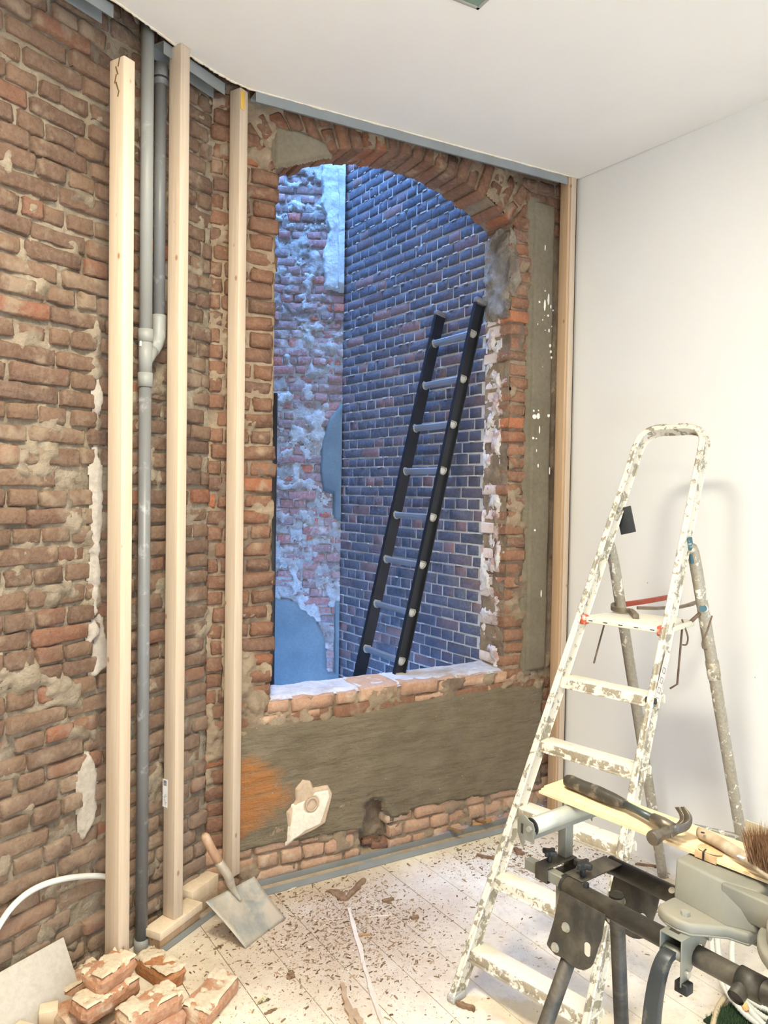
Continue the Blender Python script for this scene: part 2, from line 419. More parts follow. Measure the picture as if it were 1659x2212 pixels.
# ------------------------------------------------------------------ brick shapes
rnd = random.Random(7)
def brick_shape(L, H, D, nx, rr, jit, seed):
    """worn brick, front face at y = 0, body to y = D"""
    r = random.Random(seed)
    xs = [-L / 2, -L / 2 + rr] + [(-L / 2 + rr) + (L - 2 * rr) * (i + 1) / (nx + 1) for i in range(nx)] + [L / 2 - rr, L / 2]
    zs = [-H / 2, -H / 2 + rr * 0.8, H / 2 - rr * 0.8, H / 2]
    nX, nZ = len(xs), len(zs); v = []; idx = {}
    tilt = r.uniform(-0.05, 0.05) * jit / 0.0025
    for i, x in enumerate(xs):
        for k, z in enumerate(zs):
            ex = i in (0, nX - 1); ez = k in (0, nZ - 1)
            y = r.uniform(-jit, jit) * 0.7 + tilt * z * 0.3
            xx, zz = x, z
            if ex and ez: y += rr * 0.9; xx *= 1 - 0.35 * rr / L * 2; zz *= 1 - 0.35 * rr / H
            elif ex or ez: y += rr * 0.55
            xx += r.uniform(-jit, jit) * (1.3 if ex else 0.8); zz += r.uniform(-jit, jit) * (1.0 if ez else 0.5)
            idx[i, k] = len(v); v.append((xx, y, zz))
    f = [[idx[i, k], idx[i + 1, k], idx[i + 1, k + 1], idx[i, k + 1]] for i in range(nX - 1) for k in range(nZ - 1)]
    ring = [(i, 0) for i in range(nX)] + [(nX - 1, k) for k in range(1, nZ)] + [(i, nZ - 1) for i in range(nX - 2, -1, -1)] + [(0, k) for k in range(nZ - 2, 0, -1)]
    n0 = len(v)
    for (i, k) in ring:
        x, y, z = v[idx[i, k]]
        v.append((max(-L / 2, min(L / 2, x * 1.01)), D, max(-H / 2, min(H / 2, z * 1.02))))
    m = len(ring)
    for q in range(m):
        q2 = (q + 1) % m
        f.append([idx[ring[q2]], idx[ring[q]], n0 + q, n0 + q2])
    f.append([n0 + q for q in range(m)])
    return np.array(v), f
BANK = {}
def bank(key, L, H, D, nx, rr, jit, n=14, seed=0):
    lst = []
    for i in range(n):
        v, f = brick_shape(L, H, D, nx, rr, jit, seed * 100 + i)
        lst.append((v, f))
    BANK[key] = dict(L=L, H=H, D=D, shapes=lst, meshes={})
bank('rough', 0.2, 0.055, 0.08, 3, 0.008, 0.0040, seed=1)
bank('rough_h', 0.1, 0.055, 0.08, 1, 0.008, 0.0038, seed=2)
bank('neat', 0.2, 0.052, 0.05, 0, 0.0035, 0.0012, n=8, seed=3)
bank('neat_h', 0.1, 0.052, 0.05, 0, 0.0035, 0.0012, n=8, seed=4)
def brick_mesh(key, i, mat):
    bk = BANK[key]
    if (i, mat.name) not in bk['meshes']:
        v, f = bk['shapes'][i]
        me = bpy.data.meshes.new('brick'); me.from_pydata(v.tolist(), [], f)
        me.polygons.foreach_set('use_smooth', [True] * (len(f) - 1) + [False])
        me.materials.append(mat); bk['meshes'][i, mat.name] = me
    return bk['meshes'][i, mat.name]
class Bricks:
    def __init__(s, r): s.items = []; s.r = r
    def add(s, fr, a0, a1, b0, b1, t, key, mat, depth=None, rot=0.012, M=None):
        k = key if (a1 - a0) > 0.15 else key + '_h'; bk = BANK[k]
        c = fr.p((a0 + a1) / 2, (b0 + b1) / 2, t)
        X, Y, Zz = fr.U, -fr.N, fr.V
        m = Matrix(((X[0], Y[0], Zz[0], c[0]), (X[1], Y[1], Zz[1], c[1]), (X[2], Y[2], Zz[2], c[2]), (0, 0, 0, 1)))
        r = s.r
        m = m @ Matrix.Rotation(r.uniform(-rot, rot), 4, 'Y') @ Matrix.Rotation(r.uniform(-rot, rot) * 2, 4, 'Z') @ Matrix.Rotation(r.uniform(-rot, rot) * 2.5, 4, 'X')
        m = m @ Matrix.Diagonal(((a1 - a0) / bk['L'], (depth or bk['D']) / bk['D'], (b1 - b0) / bk['H'], 1))
        s.items.append((m, k, r.randrange(len(bk['shapes'])), mat, r.random()))
    def build(s, parent, limit=300):
        sc_ = []
        for i, it in enumerate(s.items):
            c = np.array(it[0].translation); x, y, k = pix(c)
            vis = k > 0.3 and -30 < x < IW + 30 and -30 < y < IH + 30
            sx = it[0].to_scale(); area = sx[0] * BANK[it[1]]['L'] * sx[2] * BANK[it[1]]['H']
            sc_.append(((area / k ** 2) if vis else 0, i))
        sc_.sort(reverse=True)
        single = [i for v, i in sc_[:limit] if v > 0]; rest = [i for v, i in sc_ if i not in set(single)]
        for i in single:
            m, k, q, mat, tn = s.items[i]
            o = bpy.data.objects.new('brick', brick_mesh(k, q, mat)); COL.objects.link(o)
            o.parent = parent; o.matrix_basis = m
        if rest:
            mats = []; V = []; F = []; FM = []; T = []; n = 0
            for i in rest:
                m, k, q, mat, tn = s.items[i]; v, f = BANK[k]['shapes'][q]
                mm = np.array(m); V.append(v @ mm[:3, :3].T + mm[:3, 3]); F += [[a + n for a in ff] for ff in f]
                if mat not in mats: mats.append(mat)
                FM += [mats.index(mat)] * len(f); T += [tn] * len(v); n += len(v)
            me = bpy.data.meshes.new('remaining_bricks'); me.from_pydata(np.vstack(V).tolist(), [], F)
            for mt in mats: me.materials.append(mt)
            me.polygons.foreach_set('material_index', FM); me.polygons.foreach_set('use_smooth', [True] * len(F))
            at_ = me.attributes.new('tint', 'FLOAT', 'POINT'); at_.data.foreach_set('value', T)
            o = bpy.data.objects.new('remaining_bricks', me); COL.objects.link(o); o.parent = parent; o['kind'] = 'stuff'
def courses(a0, a1, b0, b1, ch, LS, LH, J, r, align=None, jit=0.004, mode='cross'):
    """yield brick rectangles of a cross bond; align = a-position of a stretcher edge"""
    align = a0 if align is None else align
    n = int(math.ceil((b1 - b0) / ch)); out = []
    for k in range(n):
        z0 = b0 + k * ch; z1 = z0 + ch - J
        per = LS + J if k % 2 == 0 else LH + J
        off = align if k % 2 == 0 else align + LH / 2 + J / 2
        if k % 4 == 2: off += LH + J
        x = off - math.ceil((off - a0) / per) * per
        while x < a1:
            L = LS if k % 2 == 0 else LH
            if mode == 'mix' and r.random() < 0.22:
                L2 = r.choice([LH, LS, LH * 0.7])
            else: L2 = L
            y0, y1 = max(x, a0), min(x + L2, a1)
            if y1 - y0 > 0.03:
                out.append((y0 + r.uniform(-jit, jit) * .5, y1 + r.uniform(-jit, jit) * .5, z0 + r.uniform(-jit, jit) * .5, z1 + r.uniform(-jit, jit) * .5, k))
            x += L2 + J * (1 + r.uniform(-.3, .3) * (1 if mode == 'mix' else 0))
        
    return out

# ------------------------------------------------------------------ LEFT BRICK WALL
r = random.Random(11)
SL0, SL1 = 0.5, 2.298
def tL(A, Bb):
    lo = fbm(A, Bb, 12, 5, 3); hi = fbm(A, Bb, 50, 3, 8); mid = fbm(A, Bb, 5, 2, 30)
    wave = 0.010 * (fbm(A, Bb, 1.6, 2, 21) - 0.5)
    return -0.0115 + 0.013 * (hi - 0.5) + 0.028 * sstep(0.52, 0.74, lo * .72 + mid * .28) + wave * 0.3
wall_left = relief('wall_left', FL, SL0, SL1 + 0.01, -0.02, 3.62, 0.0085, tL, None, MORTAR_L)
tag(wall_left, 'left wall of bare old reddish brown bricks with smeared mortar', kind='structure')
bl = Bricks(r)
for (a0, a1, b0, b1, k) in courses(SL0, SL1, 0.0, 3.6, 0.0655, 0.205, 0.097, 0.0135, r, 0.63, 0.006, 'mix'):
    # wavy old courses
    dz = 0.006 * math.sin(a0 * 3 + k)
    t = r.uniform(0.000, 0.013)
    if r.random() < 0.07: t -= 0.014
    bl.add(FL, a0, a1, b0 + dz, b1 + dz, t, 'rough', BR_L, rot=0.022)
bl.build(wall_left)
# plaster left on the wall
def strip(a, z0, z1, w): return poly_d([(a - w, z0), (a + w, z0 + 0.03), (a + w * 1.1, z1 - 0.05), (a, z1)])
tag(patch('plaster_strip', FL, 1.66, 1.86, 1.12, 2.2, 0.006, strip(1.745, 1.16, 2.12, 0.020), 0.020, GREYP, wall_left, 31, ragged=0.022, rough=0.006, f=16), 'grey strip of old plaster')
tag(patch('plaster_strip', FL, 1.66, 1.86, 1.0, 1.35, 0.006, strip(1.765, 1.03, 1.26, 0.028), 0.018, GREYP, wall_left, 33, ragged=0.02, f=16), 'short grey remnant of plaster')
tag(patch('plaster_patch', FL, 1.62, 1.85, 0.42, 0.84, 0.006, poly_d([(1.70, 0.47), (1.755, 0.55), (1.76, 0.70), (1.72, 0.80), (1.69, 0.68), (1.685, 0.56)]), 0.016, GREYP, wall_left, 35, ragged=0.014, f=18), 'rough grey patch of cement')

# ------------------------------------------------------------------ WINDOW WALL (wall_back)
r = random.Random(23)
S0, S1, O0, O1, SILL = 0.918, 2.79, 1.205, 2.455, 0.795
AC = (1.83, 2.168); AR = 1.077                       # arch centre and radius
ARA = math.degrees(math.acos((O1 - AC[0]) / AR)); ALA = 180 - math.degrees(math.acos((AC[0] - O0) / AR))
def arch_z(A):
    q = np.clip(AR ** 2 - (A - AC[0]) ** 2, 0, None); return AC[1] + np.sqrt(q)
def in_open(A, Bb, m=0.0):
    return (A > O0 - m) & (A < O1 + m) & (Bb > SILL - m) & (Bb < arch_z(A) + m)
def hole_d(A, Bb):
    d = poly_d([(1.655, 0.02), (1.645, 0.13), (1.665, 0.20), (1.66, 0.255), (1.70, 0.275), (1.76, 0.262), (1.765, 0.215), (1.80, 0.165), (1.805, 0.06), (1.83, 0.02)])
    return d(A, Bb)
def tB(A, Bb):
    lo = fbm(A, Bb, 13, 5, 43); hi = fbm(A, Bb, 55, 3, 48)
    t = -0.010 + 0.012 * (hi - 0.5) + 0.021 * sstep(0.55, 0.75, lo)
    h = sstep(-0.004, 0.012, hole_d(A, Bb))
    return t * (1 - h) + (-0.088 + 0.03 * (hi - .5)) * h
def sliver(A): return 0.012 * (fbm(A, A * 0, 9, 3, 77) - .5)
wall_back = relief('wall_back', FB, S0, S1, -0.02, 3.62, 0.0085, tB, lambda A, Bb: ~in_open(A + 0.0, Bb, 0.006), MORTAR_B)
tag(wall_back, 'brick wall with a large arched opening onto the courtyard', kind='structure')
# core of the masonry
mb = MB()
def corebox(a0, a1, b0, b1, t0=-0.20, t1=-0.10):
    mb.box(FB.p((a0 + a1) / 2, (b0 + b1) / 2, (t0 + t1) / 2), ub, nb, Z, a1 - a0, t1 - t0, b1 - b0)
corebox(S0 - 0.6, O0 - 0.02, -0.02, 3.62); corebox(O1 + 0.02, S1 + 0.15, -0.02, 3.62); corebox(O0 - 0.02, O1 + 0.02, -0.02, SILL - 0.03)
for i in range(24):
    a0 = O0 - 0.02 + (O1 - O0 + 0.04) * i / 24; a1 = a0 + (O1 - O0 + 0.04) / 24
    corebox(a0, a1, float(arch_z(np.clip((a0 + a1) / 2, O0, O1))) + 0.03, 3.62)
mb.build('masonry_core', MORTAR_B, wall_back)
bb = Bricks(r)
def vouss_zone(a, z):
    d = math.hypot(a - AC[0], z - AC[1]); an = math.degrees(math.atan2(z - AC[1], a - AC[0]))
    return d < AR + 0.215 and d > AR - 0.05 and ARA - 1 < an < ALA + 1
rows = courses(S0, S1, 0.0, 3.6, 0.0675, 0.205, 0.097, 0.012, r, 0.0, 0.005)
CH = 0.0675
for k in range(int(3.6 / CH) + 1):
    z0 = k * CH + r.uniform(-.002, .002); z1 = z0 + CH - 0.012; zc = (z0 + z1) / 2
    spans = []
    if zc < SILL - 0.09:
        if zc > 0.20 and zc < 0.66: # hidden behind the cement
            spans = [(S0, 1.07), (2.72, S1)]
        else: spans = [(S0, S1)]
    elif zc < SILL + 0.01:
        spans = [(S0, O0 - 0.01), (O1 + 0.01, S1)]
    else:
        spans = [(S0, O0), (O1, S1)]
    if zc > 3.02: spans = [(S0, S1)]
    for (p0, p1) in spans:
        if p1 == O0 or abs(p1 - O0) < 0.02:      # left jamb: bricks start at the opening, full depth
            e = O0 + r.uniform(-0.022, 0.014)
            L = r.choice([0.205, 0.17, 0.13]) if k % 2 else r.choice([0.10, 0.085, 0.12])
            bb.add(FB, e - L, e, z0 + r.uniform(-.004, .002), z1 + r.uniform(-.003, .005), r.uniform(-0.006, 0.012), 'rough', BR_B, 0.20, 0.035)
            e -= L + 0.012
            while e > p0 + 0.03:
                L = min(0.10 if k % 2 == 0 or r.random() < .5 else 0.205, e - p0)
                if L < 0.03: break
                bb.add(FB, e - L, e, z0, z1, r.uniform(-0.004, 0.006), 'rough', BR_B, 0.09, 0.02); e -= L + 0.012
        elif p0 == O1 or abs(p0 - O1) < 0.02:    # right jamb
            e = O1 + r.uniform(-0.008, 0.012)
            LL = 0.118 if k % 2 else 0.125
            if k % 2:
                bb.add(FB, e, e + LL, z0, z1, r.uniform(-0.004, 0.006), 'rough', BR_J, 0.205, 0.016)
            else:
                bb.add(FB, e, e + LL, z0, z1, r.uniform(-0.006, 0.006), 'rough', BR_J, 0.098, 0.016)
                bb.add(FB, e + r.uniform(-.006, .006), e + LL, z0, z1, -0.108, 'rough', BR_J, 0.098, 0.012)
            x = O1 + 0.137
            while x < p1 - 0.03:
                L = min(0.097, p1 - x)
                if x > 2.58 + 0.16 or x + L < 2.575 or zc > 3.19 or zc < .78:
                    bb.add(FB, x, x + L, z0, z1, r.uniform(-0.014, 0.002), 'rough', BR_B, 0.09, 0.016)
                elif x + L > 2.73:
                    bb.add(FB, 2.735, x + L, z0, z1, -0.02, 'rough', BR_B, 0.09, 0.016)
                x += L + 0.012
        else:
            x = p0 - (0.1 if k % 2 else 0.0)
            while x < p1:
                L = 0.205 if k % 2 == 0 else 0.097
                if r.random() < 0.15: L = 0.14
                y0, y1 = max(x, p0), min(x + L, p1)
                c = (y0 + y1) / 2
                hid = False
                if y1 - y0 < 0.03: hid = True
                if zc < 0.3 and float(hole_d(np.array([c]), np.array([zc]))[0]) > -0.035:
                    hid = True
                    if y0 < 1.64 < y1 and 1.64 - y0 > .04: y1 = 1.64; hid = False
                    elif y0 < 1.80 < y1 and y1 - 1.80 > .04: y0 = 1.80 ; hid = False
                if zc > 3.0 and (vouss_zone(c, zc) or (O0 - .02 < c < O1 + .02 and zc < AC[1] + AR + .1)):
                    hid = True
                if not hid:
                    mt = BR_SILL if zc < 0.2 else BR_B
                    bb.add(FB, y0, y1, z0, z1, r.uniform(-0.004, 0.008), 'rough', mt, 0.09, 0.018)
                x += L + 0.012
# bricks of the hole's sides
for (a0, a1, z0, z1, t) in ((1.69, 1.75, 0.0, 0.045, -0.05), (1.72, 1.80, 0.005, 0.05, -0.02)):
    bb.add(FB, a0, a1, z0, z1, t, 'rough', BR_B, 0.05, 0.3)
# sill course and the broken course below it
x = O0 - 0.02
while x < O1 + 0.05:
    L = r.choice([0.205, 0.205, 0.10, 0.16]); y1 = min(x + L, O1 + 0.10)
    bb.add(FB, x, y1, 0.732 + r.uniform(-.003, .003), 0.795 + r.uniform(-.006, .004), 0.002 + r.uniform(-.004, .006), 'rough', BR_SILL, 0.195, 0.012)
    x += L + 0.013
x = 1.10
while x < 2.56:
    L = r.choice([0.07, 0.12, 0.16, 0.2])
    if r.random() < 0.8: bb.add(FB, x, x + L, 0.690 + r.uniform(-.006, .006), 0.726, r.uniform(-0.006, 0.004), 'rough', BR_SILL, 0.09, 0.03)
    x += L + 0.012
# arch of bricks on edge
NV = 20
class AF: pass
for i in range(NV + 3):
    an = math.radians(ARA - 3 + (ALA - ARA + 6) * (i + 0.5) / (NV + 3))
    rad = ub * math.cos(an) + Z * math.sin(an); tg = -ub * math.sin(an) + Z * math.cos(an)
    R0 = AR + r.uniform(-0.008, 0.010); ln = 0.205
    c = nb * FACE + ub * AC[0] + Z * AC[1]
    f = Frame(c, rad, tg, -nb)
    if i % 2 == 0:
        bb.add(f, R0, R0 + ln, -0.0285, 0.0285, r.uniform(-0.006, 0.010), 'rough', BR_B, 0.20, 0.02)
    else:
        bb.add(f, R0, R0 + 0.10, -0.0285, 0.0285, r.uniform(-0.008, 0.008), 'rough', BR_B, 0.20, 0.02)
        bb.add(f, R0 + 0.112, R0 + 0.21, -0.0285, 0.0285, r.uniform(-0.008, 0.008), 'rough', BR_B, 0.09, 0.02)
bb.build(wall_back)
# mortar between the arch bricks seen from below, on the soffit
sof = MB(); n = 60; vs = []; fs = []
for i in range(n + 1):
    an = math.radians(ARA - 2 + (ALA - ARA + 4) * i / n)
    for j in range(13):
        rr_ = AR + 0.006 + 0.010 * (float(fbm(np.array([i * .12]), np.array([j * .2]), 3, 3, 5)[0]) - 0.5)
        vs.append(nb * (FACE + 0.004 + 0.2 * j / 12) + ub * (AC[0] + rr_ * math.cos(an)) + Z * (AC[1] + rr_ * math.sin(an)))
for i in range(n):
    for j in range(12):
        fs.append([i * 13 + j, i * 13 + j + 1, (i + 1) * 13 + j + 1, (i + 1) * 13 + j])
sof.add(vs, fs); sof.build('arch_mortar', MORTAR_B, wall_back, smooth=True)
# mortar skins of the reveals and the sill
def keepz(A, Bb): return Bb < float(arch_z(np.array([O1]))[()] if False else arch_z(np.array([O1]))[0]) + 0.02
relief('reveal_mortar', FREV, -0.20, -0.004, SILL - 0.02, 3.06, 0.008, lambda A, Bb: -0.006 + 0.012 * (fbm(A, Bb, 30, 3, 9) - .5) + 0.008 * sstep(.55, .75, fbm(A, Bb, 9, 3, 19)), None, MORTAR_B, wall_back)
relief('reveal_mortar', FREVL, 0.004, 0.20, SILL - 0.02, 3.06, 0.012, lambda A, Bb: -0.010 + 0.012 * (fbm(A, Bb, 30, 3, 10) - .5), None, MORTAR_B, wall_back)
SILLM = mat_rough('sill_mortar', (0.52, 0.47, 0.42), (0.68, 0.63, 0.57), 10, 60, 0.8, c3=(0.40, 0.32, 0.26), thr=(0.5, 0.62), dist=0.012)
relief('sill_mortar', FSILL, O0 - 0.02, O1 + 0.03, 0.0, 0.205, 0.008, lambda A, Bb: 0.004 + 0.016 * (fbm(A, Bb, 11, 4, 61) - .5) - 0.012 * sstep(0.045, 0.0, Bb), None, SILLM, wall_back)
def rev_d(A, Bb): return (fbm(A * 1.2, Bb, 15, 5, 71) - 0.58 - 0.5 * sstep(-0.08, -0.02, A) + 0.04 * sstep(2.0, 1.0, Bb)) * 0.10
tag(patch('whitewash', FREV, -0.20, -0.006, 0.80, 3.0, 0.007, rev_d, 0.008, WASH, wall_back, 72, ragged=0.006, rough=0.007), 'chalky remains of whitewash on the reveal')
tag(patch('plaster_lump', FREV, -0.20, 0.006, 2.58, 3.04, 0.008, poly_d([(-0.21, 2.62), (-0.02, 2.56), (0.01, 2.75), (0.0, 2.98), (-0.1, 3.06), (-0.21, 3.0)]), 0.016, LUMP, wall_back, 73, ragged=0.045, rough=0.018, f=16), 'lumpy grey mortar at the springing of the arch')
tag(patch('plaster_lump', FB, 2.44, 2.56, 2.58, 3.04, 0.007, poly_d([(2.445, 2.74), (2.50, 2.66), (2.515, 2.85), (2.49, 2.99), (2.445, 3.02)]), 0.009, LUMP, wall_back, 74, ragged=0.022, rough=0.009, f=18), 'lumpy mortar at the corner')
tag(patch('cement_patch', FB, 1.16, 1.50, 3.03, 3.28, 0.006, poly_d([(1.185, 3.05), (1.33, 3.10), (1.45, 3.155), (1.42, 3.20), (1.30, 3.225), (1.185, 3.225)]), 0.014, CEM2, wall_back, 75, ragged=0.010), 'smooth grey cement patch over the arch')
# cement panel below the sill, with the hole and the strip beside the opening
def cem_d(A, Bb):
    top = 0.700 - 0.03 * np.sin(A * 5) * 0.4 - 0.012 * (A < 1.6)
    d = np.minimum(np.minimum(A - 1.0, 2.715 - A), np.minimum(Bb - (0.155 + 0.02 * (A > 1.9) + 0.01 * np.sin(A * 7)), top - Bb))
    return np.minimum(d, -hole_d(A, Bb) - 0.002)
tag(patch('cement_panel', FB, 0.99, 2.73, 0.12, 0.74, 0.0075, cem_d, 0.014, CEM, wall_back, 81, ragged=0.014, rough=0.0085, f=14), 'rough cement render below the opening with a rust brown stain')
tag(patch('cement_strip', FB, 2.565, 2.75, 0.76, 3.24, 0.008, rect_d(2.585, 2.725, 0.775, 3.185), 0.020, CEM2, wall_back, 82, ragged=0.004, rough=0.002), 'smooth vertical cement strip spotted with paint')
tag(patch('strip_edge', FB, 2.51, 2.62, 0.76, 3.2, 0.007, lambda A, Bb: (A - 2.575 + 0.03 * (fbm(A * 0, Bb, 5, 3, 5) - .35) * 2) * (A < 2.61) + (A >= 2.61) * 0.02, 0.008, CEM2, wall_back, 83, ragged=0.012, rough=0.004), 'crumbling cement edge along the strip')
def cjamb(A, Bb): return np.minimum(np.minimum(A - 0.99, 1.19 - A), np.minimum(Bb - 0.66, 1.06 - (A - 1.0) * 0.6 - Bb))
patch('plaster_lump', FB, 0.98, 1.21, 0.64, 1.12, 0.006, cjamb, 0.008, MORTAR_B, wall_back, 84, ragged=0.05, rough=0.026, f=14)
# paint splashes on the strip
PAINT = mat_plain('white_paint_drop', (0.86, 0.84, 0.80), 0.5)
dr = MB()
for i in range(26):
    a = r.uniform(2.595, 2.715); b = r.choice([r.uniform(0.9, 3.1), r.uniform(1.9, 2.2), r.uniform(2.5, 2.75)])
    rr_ = r.choice([0.002, 0.003, 0.004, 0.006]); st = r.choice([1, 1, 2.5, 5])
    for q in range(1):
        pl = [(a + rr_ * math.cos(t) * r.uniform(.7, 1.2), b + rr_ * st * math.sin(t)) for t in np.linspace(0, 6.28, 8)[:-1]]
        dr.prism(pl, FB.p(0, 0, 0.020), ub, Z, -nb, 0.0025)
for (a, b, rr_) in ((2.605, 2.09, 0.014), (2.63, 2.095, 0.013), (2.70, 2.10, 0.009), (2.70, 2.46, 0.008), (2.705, 2.43, 0.007), (2.71, 2.40, 0.006), (2.60, 1.98, 0.006)):
    pl = [(a + rr_ * math.cos(t) * r.uniform(.7, 1.1), b + rr_ * r.uniform(.8, 1.3) * math.sin(t)) for t in np.linspace(0, 6.28, 10)[:-1]]
    dr.prism(pl, FB.p(0, 0, 0.020), ub, Z, -nb, 0.003)
tag(dr.build('paint_drops', PAINT, wall_back), 'white paint splashes', kind='stuff')
# remnant of cream plaster with a ring around a plugged socket
cp = [(1.285, 0.165), (1.275, 0.30), (1.315, 0.345), (1.31, 0.395), (1.345, 0.435), (1.385, 0.42), (1.40, 0.385), (1.47, 0.39), (1.495, 0.345), (1.465, 0.21), (1.40, 0.19)]
tag(patch('plaster_remnant', FB, 1.25, 1.52, 0.15, 0.46, 0.004, poly_d(cp), 0.024, TANP, wall_back, 91, ragged=0.006, base=0.006, rough=0.002), 'tan undercoat around the cream plaster')
cp2 = [(1.275, 0.155), (1.295, 0.33), (1.37, 0.345), (1.40, 0.372), (1.475, 0.38), (1.485, 0.335), (1.44, 0.21), (1.36, 0.195)]
def cp2d(A, Bb): return np.minimum(poly_d(cp2)(A, Bb), np.hypot(A - 1.385, Bb - 0.318) - 0.030)
tag(patch('cream_plaster', FB, 1.25, 1.52, 0.14, 0.42, 0.004, cp2d, 0.030, CREAM, wall_back, 92, ragged=0.013, base=0.010, rough=0.0015), 'cream remnant of wall plaster with a ring shaped hole')
rg = MB(); rg.tube([FB.p(1.385 + 0.026 * math.cos(a), 0.318 + 0.029 * math.sin(a), 0.030) for a in np.linspace(0, 2 * math.pi, 18)[:-1]], 0.004, 6, closed=True)
rg.build('plaster_ring', TANP, wall_back, smooth=True)

# ------------------------------------------------------------------ WHITE WALL, REAR WALL, FLOOR, CEILING
CR = ub * 2.772 + nb * 2.97
mb = MB(); s_c = CR @ ur
mb.box(FR.p(s_c + 2.62, 1.80, -0.07), ur, nr, Z, 5.76, 0.14, 3.64)
wall_right = mb.build('wall_right', WHITE); tag(wall_right, 'smooth white painted plasterboard wall on the right', kind='structure')
mb = MB()
pA = V3(-3.66, -1.62, 0); pB = V3(4.1, -0.70, 0); dd_ = nrm(pB - pA); nn_ = np.cross(dd_, Z)
mb.box((pA + pB) / 2 + nn_ * 0.07 + Z * 1.8, dd_, nn_, Z, np.linalg.norm(pB - pA) + 0.3, 0.14, 3.64)
tag(mb.build('wall_rear', WHITE), 'white wall behind the viewer', kind='structure')
mb = MB(); mb.box(FL.p(-1.7, 1.8, -0.04), ul, nl, Z, 4.4, 0.08, 3.64)
tag(mb.build('wall_left_front', MORTAR_L), 'left wall nearer than the picture shows', kind='structure')
mb = MB(); mb.box(FL.p(1.4, 1.8, -0.13), ul, nl, Z, 2.3, 0.08, 3.64); mb.build('masonry_core', MORTAR_L, wall_left)
# floor
SUB = mat_plain('floor_gap', (0.16, 0.11, 0.075), 0.95)
def mat_floor():
    m, t, b = NT('dusty_floorboard'); g = G(t); P = g.pos()
    base = g.ramp(g.n('ShaderNodeObjectInfo').outputs['Random'], [(0, (0.70, 0.60, 0.455)), (0.5, (0.75, 0.645, 0.50)), (1, (0.72, 0.615, 0.48))])
    n1 = g.noise(4, 6, 0.62, P); n2 = g.noise(90, 5, 0.7, P); n3 = g.noise(22, 6, 0.7, P)
    c = g.mix(g.ramp(n1, [(0.35, 0), (0.65, 1)]), base, (0.84, 0.76, 0.60))
    c = g.mix(g.ramp(n3, [(0.48, 0), (0.72, 0.5)]), c, (0.50, 0.38, 0.265))
    c = g.mix(g.ramp(n2, [(0.56, 0), (0.68, 0.7)]), c, (0.72, 0.66, 0.56))
    # settled dirt and brick dust in front of the window wall
    s = g.n('ShaderNodeSeparateXYZ'); g.l(P, s.inputs[0])
    ax = g.math('DIVIDE', g.math('ADD', s.outputs[0], 0.18), 0.58); ay = g.math('DIVIDE', g.math('SUBTRACT', s.outputs[1], 2.98), 0.50)
    rr_ = g.math('ADD', g.math('ADD', g.math('MULTIPLY', ax, ax), g.math('MULTIPLY', ay, ay)), g.math('MULTIPLY', n1, 1.2))
    c = g.mix(g.ramp(g.math('DIVIDE', rr_, 3.0), [(0.2, 0.9), (0.75, 0)]), c, (0.44, 0.33, 0.235))
    g.l(c, b.inputs['Base Color']); b.inputs['Roughness'].default_value = 0.85; b.inputs['Specular IOR Level'].default_value = 0.25
    g.l(g.bump(g.math('ADD', n3, g.math('MULTIPLY', n2, 0.6)), 0.45, 0.004), b.inputs['Normal'])
    return m
FLOORM = mat_floor()
mb = MB(); mb.prism([(-3.6, -1.6), (4.0, -0.65), (1.2, 4.05), (-0.8, 3.2)][::1], V3(0, 0, -0.08), V3(1, 0, 0), V3(0, 1, 0), Z, 0.055)
floor = mb.build('floor', SUB); tag(floor, 'dusty wooden plank floor covered in rubble', kind='structure')
rf = random.Random(3)
pd, pp = hd(147.0)[0], None; pp = V3(math.cos(math.radians(57 - 90 + 0)), 0, 0)
pp = V3(-pd[1], pd[0], 0)
c = -1.9
while c < 2.98:
    wdt = 0.172; c1 = min(c + wdt, 2.99)
    cc = (c + c1) / 2
    def tmin(q): return max(-(3.075 - (nb @ pp) * q) / (-(nb @ pd)), -(2.238 - (nl @ pp) * q) / (-(nl @ pd)))
    t0a, t0b = tmin(c + .002), tmin(c1 - .002)
    t1 = (0.95 + pp[1] * cc) / (-pd[1])
    h = rf.uniform(-0.0012, 0.0)
    P4 = [pp * (c + .0013) + pd * t0a, pp * (c + .0013) + pd * t1, pp * (c1 - .0013) + pd * t1, pp * (c1 - .0013) + pd * t0b]
    m2 = MB(); m2.add([p + Z * (-0.024) for p in P4] + [p + Z * h for p in P4], [[0, 1, 2, 3][::-1], [4, 5, 6, 7], [0, 1, 5, 4], [1, 2, 6, 5], [2, 3, 7, 6], [3, 0, 4, 7]])
    m2.build('plank', FLOORM, floor)
    c = c1 + 0.0
# ceiling, its left edge follows the curve of the photograph's board
edge = [(-3.45, -1.6), (-1.02, 2.41), (-0.90, 2.605), (-0.86, 2.68), (-0.82, 2.755), (-0.76, 2.87), (-0.71, 2.95), (-0.67, 3.01), (-0.63, 3.065), (-0.565, 3.127)]
cb = [tuple((ub * s_ + nb * n_)[:2]) for s_, n_ in ((1.35, 2.996), (1.73, 2.989), (2.2, 2.979), (2.665, 2.969), (2.79, 2.967))]
mb = MB(); mb.prism(edge + cb + [(4.1, -0.62)], V3(0, 0, 3.30), V3(1, 0, 0), V3(0, 1, 0), Z, 0.014)
ceiling = mb.build('ceiling', CEIL); tag(ceiling, 'white plastered ceiling ending in a rough curved edge', kind='structure')
